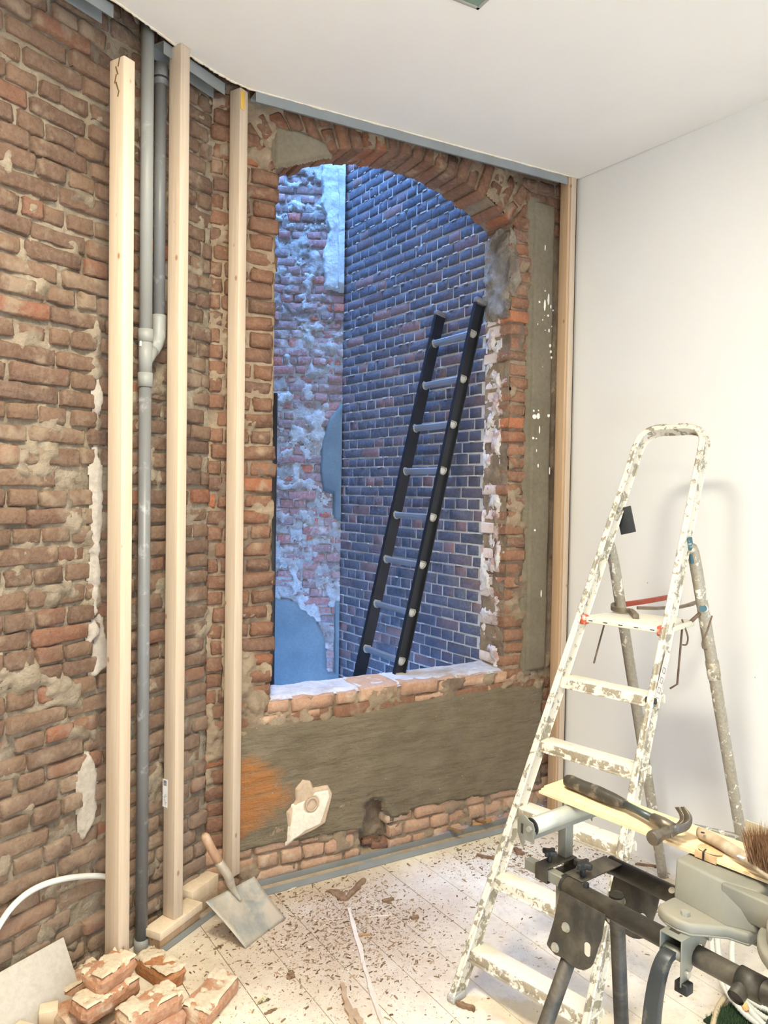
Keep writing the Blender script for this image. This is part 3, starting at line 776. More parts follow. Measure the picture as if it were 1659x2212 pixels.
# rough plaster rim of the ceiling board
rim = []
for p in (edge[1:] + cb):
    rim.append(V3(p[0], p[1], 3.3015))
rim2 = []
for i in range(len(rim) - 1):
    for k in range(10):
        q = rim[i] + (rim[i + 1] - rim[i]) * k / 10
        rim2.append(q + V3(0, 0, rf.uniform(-.0015, .0015)))
mb = MB(); mb.tube(rim2, [rf.uniform(0.0045, 0.0075) for _ in rim2], 6); mb.build('plaster_rim', CREAM, ceiling, smooth=True)
mb = MB(); mb.prism([(-4.0, -1.9), (4.3, -1.0), (1.4, 4.4), (-0.9, 3.6), (-1.6, 2.2)], V3(0, 0, 3.62), V3(1, 0, 0), V3(0, 1, 0), Z, 0.1)  # slab added over the gap, coloured dark so the void stays in shade
tag(mb.build('void_shade_slab', DARKV), 'dark slab added above the new ceiling to keep the void dark', kind='structure')
# seam between stud and white wall
GAP = mat_plain('dark_gap', (0.04, 0.03, 0.025), 0.9)

# ------------------------------------------------------------------ COURTYARD
r = random.Random(31)
D0, D1 = -4.462, -3.04
dk = relief('wall_courtyard_right', FD, D0, D1 + 0.0, -0.3, 6.0, 0.03, lambda A, Bb: 0.003 * (fbm(A, Bb, 30, 3, 3) - .5) - 0.0015, None, MORTAR_D)
tag(dk, 'courtyard wall of dark purplish bricks with pale joints', kind='structure')
mb = MB(); mb.box(FD.p((D0 + D1) / 2, 2.85, -0.08), ud, nd, Z, D1 - D0 + 0.1, 0.12, 6.3); mb.build('masonry_core', MORTAR_D, dk)
bd = Bricks(r)
for (a0, a1, b0, b1, k) in courses(D0, D1, -0.3, 6.0, 0.0615, 0.190, 0.090, 0.0105, r, D0 + 0.05, 0.004):
    bd.add(FD, a0, a1, b0, b1, 0.004 + r.uniform(-.0015, .0015), 'neat', BR_D, rot=0.006)
bd.build(dk)
# raised dabs of pointing
dbm = MB()
for k in range(700):
    a = r.uniform(D0, D1); kk = r.randrange(3, 68); b = -0.3 + kk * 0.0615 - 0.004
    l = r.uniform(0.01, 0.04)
    dbm.box(FD.p(a, b, 0.004), ud, nd, Z, l, r.uniform(0.004, 0.009), r.uniform(0.004, 0.008))
tag(dbm.build('pointing_dabs', MORTAR_D, dk), kind='stuff')
RG0, RG1 = -1.9, -0.292
def tRG(A, Bb): return -0.010 + 0.018 * (fbm(A, Bb, 30, 4, 5) - .5) + 0.016 * sstep(0.54, 0.74, fbm(A, Bb, 12, 5, 15))
rgw = relief('wall_courtyard_far', FRG, RG0, RG1 + 0.01, -0.3, 6.0, 0.011, tRG, None, MORTAR_RG)
tag(rgw, 'far courtyard wall of ragged weathered bricks under crumbling lime', kind='structure')
mb = MB(); mb.box(FRG.p((RG0 + RG1) / 2 + 0.1, 2.85, -0.12), V3(1, 0, 0), V3(0, 1, 0), Z, RG1 - RG0 + 0.2, 0.12, 6.3); mb.build('masonry_core', MORTAR_RG, rgw)
br = Bricks(r)
for (a0, a1, b0, b1, k) in courses(RG0, RG1, -0.3, 6.0, 0.0605, 0.185, 0.088, 0.011, r, RG0, 0.008, 'mix'):
    if b0 < 0.95 and a0 < -0.55: continue
    br.add(FRG, a0, a1, b0, b1, r.uniform(-0.012, 0.010), 'rough', BR_RG, 0.06, rot=0.03)
br.build(rgw)
MORTAR_RG2 = mat_rough('lime_remnant', (0.34, 0.35, 0.33), (0.56, 0.57, 0.54), 14, 70, 1.0, c3=(0.34, 0.30, 0.27), thr=(0.5, 0.62), dist=0.014)
def PX(x, y): 
    P = at_depth(x, y, 5.24); return (P[0], P[2])
def pxpoly(*q): return poly_d([PX(*a) for a in q])
tag(patch('white_plaster', FRG, -0.60, RG1, 2.9, 4.2, 0.010, pxpoly((690, 330), (700, 420), (690, 440), (712, 500), (700, 560), (702, 622), (742, 630), (748, 330)), 0.030, WHITE_RG, rgw, 101, ragged=0.02, rough=0.012), 'pale plaster strip hanging down from the top')
tag(patch('white_plaster', FRG, -0.36, RG1, 2.9, 4.2, 0.010, pxpoly((730, 330), (728, 622), (748, 622), (752, 330)), 0.045, WHITE_RG, rgw, 102, ragged=0.004, rough=0.005), 'smooth bright corner fillet')
tag(patch('grey_render', FRG, -0.62, RG1, 1.4, 2.5, 0.010, pxpoly((742, 870), (712, 905), (695, 960), (690, 1020), (696, 1060), (722, 1066), (724, 1120), (742, 1122)), 0.030, RENDER_RG, rgw, 103, ragged=0.012, rough=0.004), 'flat grey render patch')
tag(patch('grey_render', FRG, RG0, RG1, -0.3, 1.15, 0.012, lambda A, Bb: np.maximum(pxpoly((560, 1285), (640, 1300), (680, 1335), (702, 1380), (704, 1440), (720, 1500), (748, 1500), (748, 1560), (560, 1560))(A, Bb), np.minimum(0.45 - Bb, 1.0)) , 0.034, RENDER_RG, rgw, 104, ragged=0.012, rough=0.003), 'large smooth grey render at the foot of the wall')
tag(patch('grey_render', FRG, -0.40, RG1, 0.3, 1.05, 0.010, pxpoly((722, 1300), (742, 1295), (742, 1500), (722, 1500)), 0.030, RENDER_RG, rgw, 105, ragged=0.004, rough=0.003), 'narrow grey render beside the corner')
def lumps(A, Bb): return (fbm(A, Bb, 15, 5, 111) * .7 + .3 * fbm(A, Bb, 4, 2, 112) - 0.575) * 0.2 + 0.006 * sstep(2.6, 1.2, Bb) - 0.002
tag(patch('lime_remains', FRG, -0.95, RG1, 0.8, 4.0, 0.009, lumps, 0.013, MORTAR_RG2, rgw, 112, ragged=0.008, rough=0.010), 'crumbling remains of lime on the bricks')
# unseen sides of the light well
mb = MB(); pL = nb * 3.3 + ub * 0.9; pl2 = V3(-1.85, 5.3, 0); d_ = nrm(pl2 - pL); n_ = np.cross(d_, Z)
mb.box((pL + pl2) / 2 + Z * 2.85 - n_ * 0.1, d_, n_, Z, np.linalg.norm(pl2 - pL) + 0.2, 0.2, 6.3)
tag(mb.build('wall_courtyard_left', RENDER_RG), 'rendered side wall of the courtyard', kind='structure')
mb = MB(); mb.box(FB.p(1.6, 4.8, -0.15), ub, nb, Z, 2.4, 0.12, 2.3)
tag(mb.build('wall_courtyard_near', MORTAR_RG), 'upper part of the window wall seen from the courtyard', kind='structure')
mb = MB(); mb.prism([(-1.9, 5.35), (-1.3, 3.2), (0.75, 4.2), (-0.2, 5.35)][::-1], V3(0, 0, -0.36), V3(1, 0, 0), V3(0, 1, 0), Z, 0.06)
tag(mb.build('floor_courtyard', RENDER_RG), 'courtyard ground', kind='structure')
# ------------------------------------------------------------------ metal tracks
ZINC = mat_plain('galvanised_steel', (0.30, 0.325, 0.325), 0.5, 0.35, 0.10, 5, 0.05)
ZINC_D = mat_plain('dull_galvanised_steel', (0.33, 0.36, 0.36), 0.5, 0.6, 0.15, 7, 0.05, dirt=(0.35, 0.25, 0.16), dirt_thr=(0.55, 0.7))
DUSTY_WEB = mat_rough('dusty_track_web', (0.40, 0.31, 0.22), (0.52, 0.42, 0.31), 12, 70, 0.6, c3=(0.30, 0.31, 0.30), thr=(0.55, 0.65))
def channel(name, P0, P1, inward, wdt, hgt, z, up, label, mat=None, group=None):
    """U channel from P0 to P1 (front edge), web on z, flanges pointing up (1) or down (-1)"""
    t = 0.0016; d = nrm(P1 - P0); q = nrm(inward - d * (inward @ d)); L = np.linalg.norm(P1 - P0)
    r_ = thing(name, (P0 + P1) / 2 + Z * z, label, 'track', group); c = (P0 + P1) / 2
    m = MB(); m.box(c + q * wdt / 2 + Z * (z + up * t / 2), d, q, Z, L, wdt, t); m.build('web', DUSTY_WEB if up > 0 else ZINC_D, r_)
    for o_, hg in ((t / 2, hgt), (wdt - t / 2, hgt if (up > 0 or L < 1) else hgt * .3)):
        m = MB(); m.box(c + q * o_ + Z * (z + up * (hg / 2)), d, q, Z, L, t, hg); m.build('flange', mat or ZINC, r_)
    return r_
# floor track along the window wall
channel('metal_track', ub * 1.02 + nb * 2.985, ub * 2.66 + nb * 2.998, nb, 0.078, 0.029, 0.0005, 1, 'long grey metal floor track along the foot of the window wall')
channel('metal_track', V3(-0.80, 2.715, 0), V3(-0.60, 3.11, 0), -nr, 0.072, 0.026, 0.0005, 1, 'short grey metal floor track under the wooden blocks')
channel('metal_track', ub * 1.075 + nb * 3.0, ub * 2.715 + nb * 2.971, nb, 0.068, 0.042, 3.299, -1, 'long grey metal ceiling track over the arched opening')
channel('metal_track', V3(-0.815, 2.80, 0), V3(-0.655, 3.085, 0), -nr, 0.060, 0.046, 3.299, -1, 'short grey metal ceiling track between second and third stud')
channel('metal_track', V3(-1.25, 2.07, 0), V3(-0.925, 2.60, 0), -nr, 0.060, 0.044, 3.299, -1, 'grey metal ceiling track at the top left of the photo')

# ------------------------------------------------------------------ timber
PINE = mat_wood('pine_timber', (0.55, 0.42, 0.295), (0.67, 0.545, 0.41))
PINE2 = mat_wood('planed_pine', (0.70, 0.54, 0.37), (0.80, 0.66, 0.48))
PINE_D = mat_wood('brown_pine_timber', (0.50, 0.33, 0.19), (0.62, 0.43, 0.26))
OLDW = mat_wood('old_wood', (0.36, 0.24, 0.15), (0.52, 0.38, 0.25), (10, 10, 10), knots=False)
def stud(fc, z0, z1, u, n, wu, wn, label, mat=PINE, tilt=(0, 0)):
    """fc = front right corner; the stud extends wn along n (depth) and wu along u"""
    c = V3(fc[0], fc[1], 0) + u * wu / 2 + n * wn / 2
    r_ = None
    m = MB(); m.box(c + Z * (z0 + z1) / 2, u, n, Z, wu, wn, z1 - z0)
    o = m.build('wooden_stud', mat, None, bevel=0.0035, origin=c + Z * z0)
    tag(o, label, 'stud')
    return o
# faces: the room-facing face runs along +ul from the corner, the end face runs along +nl
s1 = stud((-0.851, 2.49), 0.0, 3.075, ul, nl, 0.045, 0.070, 'thick pale wooden stud at the left, ending short of the ceiling')
s2 = stud((-0.7555, 2.812), 0.092, 3.298, ul, nl, 0.044, 0.062, 'pale wooden stud standing on the wooden blocks, with a barcode sticker')
c3 = at(502, 1898, 0.10)
s3 = stud((c3[0], c3[1]), 0.102, 3.298, ul, nl, 0.046, 0.058, 'pale wooden stud in the corner beside the arched opening')
CRS = ub * 2.722 + nb * 2.97
s4 = stud((CRS[0], CRS[1]), 0.0, 3.298, ub, nb, 0.046, 0.062, 'pale wooden stud against the white wall at the right corner', PINE_D)
m = MB(); m.box(ub * 2.751 + nb * 2.966 + Z * 1.649, ub, nb, Z, 0.034, 0.006, 3.298)
m.build('pale_batten', PINE, s4, bevel=0.001)
m = MB(); m.box(ub * 2.769 + nb * 2.963 + Z * 1.647, ub, nb, Z, 0.003, 0.004, 3.29); m.build('seam', GAP, s4)
# bark streak, glue, knots
m = MB()
for (x, y, l, w_) in ((271, 135, .035, .004), (267, 148, .03, .005), (263, 160, .03, .004), (268, 172, .02, .003)):
    P = at_depth(x, y, 2.487); d_ = nrm(Z + ul * random.Random(x).uniform(-.5, .5) * .3)
    m.box(P, d_, nrm(np.cross(d_, nl)), nl, l, w_, 0.001) if False else None
P0 = V3(-0.851, 2.49, 3.07) + nl * 0.022
for k, (dx, dz, l) in enumerate(((0.002, -0.010, .03), (0.012, -0.035, .03), (0.018, -0.06, .028), (0.010, -0.085, .03), (0.004, -0.11, .02))):
    m.box(P0 + nl * dx + Z * dz - ul * 0.0003, nrm(Z + nl * (0.4 if k % 2 else -0.3)), ul, nrm(nl - Z * (0.4 if k % 2 else -0.3)), l, 0.0012, 0.005)
m.build('bark_streak', mat_plain('bark', (0.16, 0.09, 0.04), 0.9), s1)
GLUE = mat_plain('yellow_foam', (0.72, 0.42, 0.07), 0.6)
m = MB(); cq = V3(c3[0], c3[1], 3.25) + ul * 0.012 - nl * 0.001
m.box(cq, ul, nl, Z, 0.022, 0.003, 0.072); m.build('glue_smear', GLUE, s3, bevel=0.001)
def sticker(parent, c, u, n, w_, h_, seed, lab='white barcode sticker'):
    rr_ = random.Random(seed); m = MB(); m.box(c, u, n, Z, w_, 0.0006, h_)
    o = m.build('sticker', mat_plain('label_paper', (0.80, 0.80, 0.80), 0.5), parent); tag(o, lab)
    m = MB(); x = -w_ * .38; 
    z = h_ * 0.28
    while z < h_ * 0.46:
        t_ = rr_.uniform(.0006, .0018); m.box(c + n * -0.0006 + Z * z, u, n, Z, w_ * .6, 0.0004, t_); z += t_ + rr_.uniform(.0006, .0015)
    for k in range(7):
        m.box(c + n * -0.0006 + Z * (h_ * (-0.05 - 0.055 * k)) + u * rr_.uniform(-.004, .004), u, n, Z, w_ * rr_.uniform(.2, .5), 0.0004, 0.0012)
    tag(m.build('barcode', mat_plain('label_ink', (0.08, 0.08, 0.10), 0.6), o), kind='stuff')
sc2 = V3(-0.7555, 2.812, 0)
sticker(s2, sc2 + nl * 0.052 - ul * 0.0008 + Z * at_depth(360, 1720, 2.81)[2], nl, ul, 0.026, 0.105, 5)

# blocks and planks on the floor under the studs
def plank(name, P, d, wdt, L, z0, z1, label, mat=PINE, side=None, bevel=0.002, yaw=0):
    """P = near front corner on plan; extends L along d and wdt to the side"""
    s_ = nrm(side - d * (side @ d)); c = V3(P[0], P[1], 0) + d * L / 2 + s_ * wdt / 2
    m = MB(); m.box(c + Z * (z0 + z1) / 2, d, s_, Z, L, wdt, z1 - z0)
    o = m.build(name, mat, None, bevel=bevel, origin=c + Z * z0); tag(o, label, 'wood offcut'); return o
dA = nrm(V3(0.1, 0.2132, 0))
plank('wooden_block', (-0.7885, 2.747), dA, 0.062, 0.225, 0.003, 0.062, 'brown wooden block set in the short floor track under the stud', PINE_D, -nr)
plank('wooden_plank', (-0.7815, 2.727), dA, 0.078, 0.238, 0.0625, 0.0915, 'short pale plank lying on the wooden block, carrying a stud', PINE2, -nr)
plank('wooden_block', (-0.722, 2.985), dA, 0.070, 0.150, 0.003, 0.052, 'rough wooden block between second and third stud, lower of two', OLDW, -nr)
plank('wooden_block', (-0.728, 2.975), dA, 0.066, 0.165, 0.0525, 0.112, 'rough wooden block between second and third stud, upper of two', PINE2, -nr)
qC = at(497, 1907, 0.03)
plank('wooden_plank', (qC[0] - 0.035, qC[1] - 0.006), ub, 0.085, 0.20, 0.042, 0.101, 'pale wooden offcut under the corner stud, sticking out to the right', PINE2, nb)
plank('wooden_block', (qC[0] - 0.030, qC[1] + 0.012), ub, 0.05, 0.10, 0.003, 0.0415, 'hidden wooden packing under the corner stud offcut', OLDW, nb)

# ------------------------------------------------------------------ waste pipe
PVC = mat_plain('grey_plastic_pipe', (0.29, 0.29, 0.265), 0.45, 0, 0.10, 3, 0.02, dirt=(0.50, 0.50, 0.49), dirt_thr=(0.62, 0.8), dscale=9)
PVC_D = mat_plain('dark_grey_plastic_pipe', (0.18, 0.18, 0.175), 0.4, 0, 0.12, 3, 0.02, dirt=(0.42, 0.42, 0.42), dirt_thr=(0.58, 0.75), dscale=18)
pb = V3(-0.862, 2.765, 0)
drn = thing('waste_pipe', pb, 'grey plastic waste pipe with a side branch between first and second stud', 'pipe')
yz = at_depth(312, 775, 2.765)[2]
m = MB(); m.tube([pb + Z * 0.0, pb + Z * (yz - 0.07)], 0.0215, 20); m.build('lower_pipe', PVC_D, drn, smooth=True)
m = MB(); m.tube([pb + Z * (yz + 0.09), pb + Z * 3.42], 0.0225, 20); m.build('upper_pipe', PVC, drn, smooth=True)
m = MB(); m.tube([pb + Z * 0.0, pb + Z * 0.05], 0.0265, 20); m.build('socket', PVC, drn, smooth=True)
m = MB(); m.tube([pb + Z * (yz - 0.10), pb + Z * (yz - 0.05)], 0.0262, 20); m.tube([pb + Z * (yz - 0.06), pb + Z * (yz + 0.07)], 0.0235, 20); m.tube([pb + Z * (yz + 0.06), pb + Z * (yz + 0.105)], 0.0262, 20)
e0 = at_depth(343, 722, 2.86); e0z = e0[2]
brx = V3(e0[0], 2.86, 0)
b1 = pb + Z * (yz - 0.01); b2 = brx + Z * (e0z - 0.02)
m.tube([b1, b1 + (b2 - b1) * 0.55], 0.023, 18)
m.build('branch_fitting', PVC, drn, smooth=True)
m = MB(); m.tube([b1 + (b2 - b1) * 0.5, b1 + (b2 - b1) * 0.82, b2 + Z * 0.012, brx + Z * (e0z + 0.05), brx + Z * (e0z + 0.07)], 0.0255, 18); m.build('elbow', PVC, drn, smooth=True)
ztop = at_depth(346, 140, 2.86)[2]
m = MB(); m.tube([brx + Z * (e0z + 0.05), brx + Z * (ztop - 0.02)], 0.0215, 18); m.build('branch_pipe', PVC_D, drn, smooth=True)
m = MB(); m.tube([brx + Z * (ztop - 0.075), brx + Z * ztop], 0.0265, 18); m.build('open_socket', PVC_D, drn, smooth=True)
m = MB(); m.tube([brx + Z * (ztop - 0.055), brx + Z * (ztop - 0.048)], 0.0275, 18); m.build('rubber_ring', mat_plain('black_rubber', (0.03, 0.03, 0.03), 0.7), drn, smooth=True)
m = MB(); lc = pb + Z * (yz + 0.05) + V3(-0.010, -0.0235, 0)
m.box(lc, V3(1, 0, 0), V3(0, 1, 0), Z, 0.007, 0.001, 0.018); m.build('label_mark', mat_plain('pale_label', (0.7, 0.68, 0.5), 0.5), drn)
# conduit behind the pipe foot
m = MB(); m.tube(spline([at(321, 2062, 0.0) + V3(0, 0, .008), at_depth(318, 2030, 2.79), at_depth(311, 2000, 2.80), at_depth(309, 1960, 2.82)], 6), 0.008, 10)
tag(m.build('conduit', mat_plain('pale_blue_plastic', (0.42, 0.50, 0.56), 0.4), None, True, origin=at(321, 2062, 0)), 'short pale blue conduit rising beside the foot of the waste pipe', 'conduit')
# white conduit arc
fa = Frame(nl * 2.205, ul, Z, -nl)
def onL(x, y, t=0.0):
    d = at_depth(x, y, 1.0) - CAMP; off = 2.248 - t
    return CAMP + d * ((off - CAMP @ nl) / (d @ nl))
arc = spline([onL(-60, 2110, 0.05), onL(0, 1996, 0.04), onL(40, 1945, 0.035), onL(85, 1915, 0.03), onL(140, 1898, 0.028), onL(200, 1892, 0.026), onL(240, 1897, 0.022), onL(262, 1915, 0.02), onL(275, 1980, 0.02)], 7)
m = MB(); m.tube(arc, 0.0098, 12); tag(m.build('conduit', mat_plain('white_plastic_conduit', (0.66, 0.66, 0.63), 0.4), None, True, origin=arc[0]), 'white plastic conduit curving across the left brick wall', 'conduit')

# ------------------------------------------------------------------ plasterboard offcut leaning on the left wall
PB = mat_rough('plasterboard_paper', (0.52, 0.47, 0.40), (0.58, 0.53, 0.46), 3, 60, 0.1, rough=0.8)
# lower edge on the floor, upper edge against the wall
bl1 = at(150, 2170, 0.0); dirb = -ul
tr = onL(135, 2025, 0.018); ddn = nrm(bl1 - tr)
brc = V3(tr[0], tr[1], 0) - nl * 0.11
s_ = ul; upv = nrm(tr - brc); Lh = np.linalg.norm(tr - brc); nn = nrm(np.cross(ul, upv))
m = MB(); Wd = 0.42
m.box(brc - ul * (Wd / 2) + upv * Lh / 2, ul, nn, upv, Wd, 0.0125, Lh)
tag(m.build('plasterboard_offcut', PB, None, bevel=0.001, origin=brc), 'pale plasterboard offcut leaning against the left brick wall', 'board')

# ------------------------------------------------------------------ loose bricks
BR_O = mat_brick('loose_brick', [(0, (0.42, 0.19, 0.10)), (0.5, (0.50, 0.25, 0.14)), (1, (0.46, 0.24, 0.155))], (0.62, 0.50, 0.36), 0.66, 0.9, 0.6)
CRUST = mat_rough('mortar_crust', (0.62, 0.50, 0.35), (0.76, 0.65, 0.49), 16, 70, 0.9, dist=0.01)
BR_O2 = mat_brick('orange_loose_brick', [(0, (0.42, 0.16, 0.06)), (1, (0.50, 0.21, 0.085))], (0.60, 0.45, 0.27), 0.5, 0.9, 0.6)
def loose_brick(c, yaw, L, Wd, H, label, pitch=0, roll=0, mat=BR_O, seed=0, crust=True):
    """c = centre of its lower face"""
    rr_ = random.Random(seed); nx, ny, nz = 7, 4, 3; vs = []; idx = {}
    for i in range(nx + 1):
        for j in range(ny + 1):
            for k in range(nz + 1):
                if 0 < i < nx and 0 < j < ny and 0 < k < nz: continue
                x = (i / nx - .5) * L; y = (j / ny - .5) * Wd; z = (k / nz) * H
                e = (i in (0, nx)) + (j in (0, ny)) + (k in (0, nz))
                s0 = 0.0018 if e == 1 else 0.003
                x += rr_.uniform(-1, 1) * s0 * (2.0 if i in (0, nx) else .6); y += rr_.uniform(-1, 1) * s0; z += rr_.uniform(-1, 1) * s0 * (.8 if k else .2)
                if e >= 2:
                    f_ = 0.0035 * (e - 1) + rr_.uniform(0, .004)
                    x -= np.sign(x) * f_ * (i in (0, nx)); y -= np.sign(y) * f_ * (j in (0, ny)); z -= (f_ * .8 if k == nz else -f_ * .3)
                idx[i, j, k] = len(vs); vs.append((x, y, z))
    fs = []
    for i in range(nx):
        for j in range(ny):
            fs.append([idx[i, j, nz], idx[i + 1, j, nz], idx[i + 1, j + 1, nz], idx[i, j + 1, nz]]); fs.append([idx[i, j, 0], idx[i, j + 1, 0], idx[i + 1, j + 1, 0], idx[i + 1, j, 0]])
    for i in range(nx):
        for k in range(nz):
            fs.append([idx[i, 0, k], idx[i + 1, 0, k], idx[i + 1, 0, k + 1], idx[i, 0, k + 1]]); fs.append([idx[i, ny, k], idx[i, ny, k + 1], idx[i + 1, ny, k + 1], idx[i + 1, ny, k]])
    for j in range(ny):
        for k in range(nz):
            fs.append([idx[0, j, k], idx[0, j, k + 1], idx[0, j + 1, k + 1], idx[0, j + 1, k]]); fs.append([idx[nx, j, k], idx[nx, j + 1, k], idx[nx, j + 1, k + 1], idx[nx, j, k + 1]])
    R = Matrix.Rotation(yaw, 3, 'Z') @ Matrix.Rotation(pitch, 3, 'Y') @ Matrix.Rotation(roll, 3, 'X'); R = np.array(R)
    me_v = np.array(vs); o = link_mesh('loose_brick', me_v, fs, mat, None, False)
    o.location = [float(q) for q in c]; o.rotation_euler = Matrix(R.tolist()).to_euler()
    md = o.modifiers.new('soften', 'SUBSURF'); md.levels = 1; md.render_levels = 1; md.subdivision_type = 'SIMPLE'
    o.data.polygons.foreach_set('use_smooth', [False] * len(o.data.polygons))
    tag(o, label, 'brick', 'loose bricks piled at the lower left')
    if crust:
        cv = []; cf = []; A_, B_ = 36, 20
        def h(u, v):
            q = float(fbm(np.array([u * L * 30 + seed * 3.1]), np.array([v * Wd * 30.]), 1.0, 5, seed)[0])
            return H - 0.006 + 0.011 * float(sstep(0.36, 0.52, np.array(q))) + 0.003 * (q - .5)
        for i in range(A_ + 1):
            for j in range(B_ + 1):
                u = i / A_; v = j / B_; cv.append(((u - .5) * L * .95, (v - .5) * Wd * .93, h(u, v) + (-0.004 if i in (0, A_) or j in (0, B_) else 0.0012)))
        for i in range(A_):
            for j in range(B_): cf.append([i * (B_ + 1) + j, (i + 1) * (B_ + 1) + j, (i + 1) * (B_ + 1) + j + 1, i * (B_ + 1) + j + 1])
        me = bpy.data.meshes.new('mortar_crust'); me.from_pydata(cv, [], cf); me.materials.append(CRUST)
        me.polygons.foreach_set('use_smooth', [True] * len(cf))
        oc = bpy.data.objects.new('mortar_crust', me); COL.objects.link(oc); oc.parent = o
    return o
rad = math.radians
loose_brick(at(236, 2116, 0.117) , rad(62), 0.150, 0.102, 0.056, 'half brick with a creamy top crowning the brick pile', seed=1)
loose_brick(at(228, 2170, 0.060), rad(55), 0.205, 0.100, 0.056, 'brick crossing the pile just under the topmost half brick', seed=2, mat=BR_O)
loose_brick(at(322, 2196, 0.058), rad(50), 0.200, 0.098, 0.056, 'mortar smeared brick sloping off the right side of the pile', pitch=0.05, seed=3, mat=BR_O)
loose_brick(at(172, 2205, 0.001), rad(50), 0.150, 0.100, 0.058, 'reddish brick low in the pile beside the plasterboard', seed=4, mat=BR_O, crust=False)
loose_brick(at(172, 2140, 0.001) , rad(60), 0.18, 0.09, 0.056, 'brick at the back of the pile against the left wall', seed=11, mat=BR_O)
loose_brick(at(345, 2110, 0.001), rad(-38), 0.195, 0.092, 0.060, 'bright orange brick lying behind the pile near the pipe', seed=5, mat=BR_O2)
loose_brick(at(455, 2172, 0.001), rad(72), 0.215, 0.105, 0.056, 'long brick lying alone to the right of the pile', seed=6, mat=BR_O, roll=0.06)
loose_brick(at(330, 2240, 0.001), rad(50), 0.20, 0.095, 0.055, 'brick at the bottom edge of the photo under the pile', seed=7, mat=BR_O, crust=False)
loose_brick(at(205, 2285, 0.001), rad(50), 0.19, 0.095, 0.055, 'brick partly cut off by the bottom edge of the photo', seed=8, mat=BR_O, crust=False)
# sawn wood ends at the bottom left corner
def offcut(c, yaw, L, w_, h_, label, mat=PINE2):
    u = V3(math.cos(yaw), math.sin(yaw), 0); v = V3(-u[1], u[0], 0); m = MB(); m.box(V3(*c) + Z * h_ / 2, u, v, Z, L, w_, h_)
    tag(m.build('wood_offcut', mat, None, bevel=0.002, origin=V3(*c)), label, 'wood offcut')
offcut(at(105, 2205, 0.02), rad(20), 0.055, 0.05, 0.045, 'small pale wood block beside the plasterboard')
offcut(at(85, 2275, 0.001), rad(-18), 0.20, 0.06, 0.06, 'pale wood offcut in the bottom left corner')
offcut(at(120, 2300, 0.001), rad(-30), 0.12, 0.05, 0.05, 'second pale wood offcut in the bottom left corner')

# ------------------------------------------------------------------ shovel
STEEL_SH = mat_plain('worn_shovel_steel', (0.36, 0.35, 0.30), 0.5, 0.35, 0.25, 10, 0.25, dirt=(0.52, 0.43, 0.32), dirt_thr=(0.42, 0.62), dscale=12)
HANDLE = mat_wood('worn_handle_wood', (0.36, 0.20, 0.12), (0.50, 0.32, 0.20), (30, 30, 4), dirt=(0.55, 0.42, 0.30), knots=False)
BL = at(530, 2049, 0.002); BRr = at(617, 1984, 0.002); TL = at(443, 1948, 0.165); TR = at(549, 1893, 0.165)
sh = thing('shovel', (BL + BRr) / 2, 'square steel shovel with a short wooden handle leaning by the studs', 'shovel')
nv, nu = 16, 16; vs = []; nS = nrm(np.cross(BRr - BL, TL - BL))
if nS[2] < 0: nS = -nS
for j in range(nv + 1):
    v = j / nv
    for i in range(nu + 1):
        u = i / nu; 
        wd = 1 - 0.03 * math.sin(v * math.pi)
        uu = .5 + (u - .5) * wd
        P = (BL * (1 - uu) + BRr * uu) * (1 - v) + (TL * (1 - uu) + TR * uu) * v
        dish = -0.014 * (1 - (2 * u - 1) ** 2) * (0.4 + 0.6 * v) + 0.006 * sum(math.exp(-((u - q) / 0.03) ** 2) for q in (0.36, 0.64)) * max(0, min(1, (v - .25) * 4)) * (v < .93)
        neck = 0.016 * math.exp(-((u - .5) / 0.07) ** 2) * max(0, (v - .45) / .55)
        P = P + nS * (dish + neck) + Z * (0.0 if v > 0.02 else 0)
        vs.append(P)
fs = [[j * (nu + 1) + i, j * (nu + 1) + i + 1, (j + 1) * (nu + 1) + i + 1, (j + 1) * (nu + 1) + i] for j in range(nv) for i in range(nu)]
o = link_mesh('blade', vs, fs, STEEL_SH, sh, True)
md = o.modifiers.new('thick', 'SOLIDIFY'); md.thickness = 0.0022; md.offset = 1
Hc = (TL + TR) / 2; Mid = Hc * .72 + (BL + BRr) / 2 * .28
Htop = at(441, 1802, 0.405)
sock = spline([Mid + nS * 0.004, Hc + nS * 0.012, Hc + (Htop - Hc) * 0.22 + nS * .018, Hc + (Htop - Hc) * 0.5 + nS * .004], 6)
m = MB(); m.tube(sock, [0.005 + 0.0125 * min(1, k / (len(sock) * .45)) for k in range(len(sock))], 14); m.build('socket', STEEL_SH, sh, smooth=True)
hpts = [sock[-2], Hc + (Htop - Hc) * 0.6 + nS * .003, Hc + (Htop - Hc) * 0.8, Htop - nrm(Htop - Hc) * .012, Htop]
m = MB(); m.tube(hpts, [0.0165, 0.0168, 0.0172, 0.0170, 0.010], 14); m.build('handle', HANDLE, sh, smooth=True)

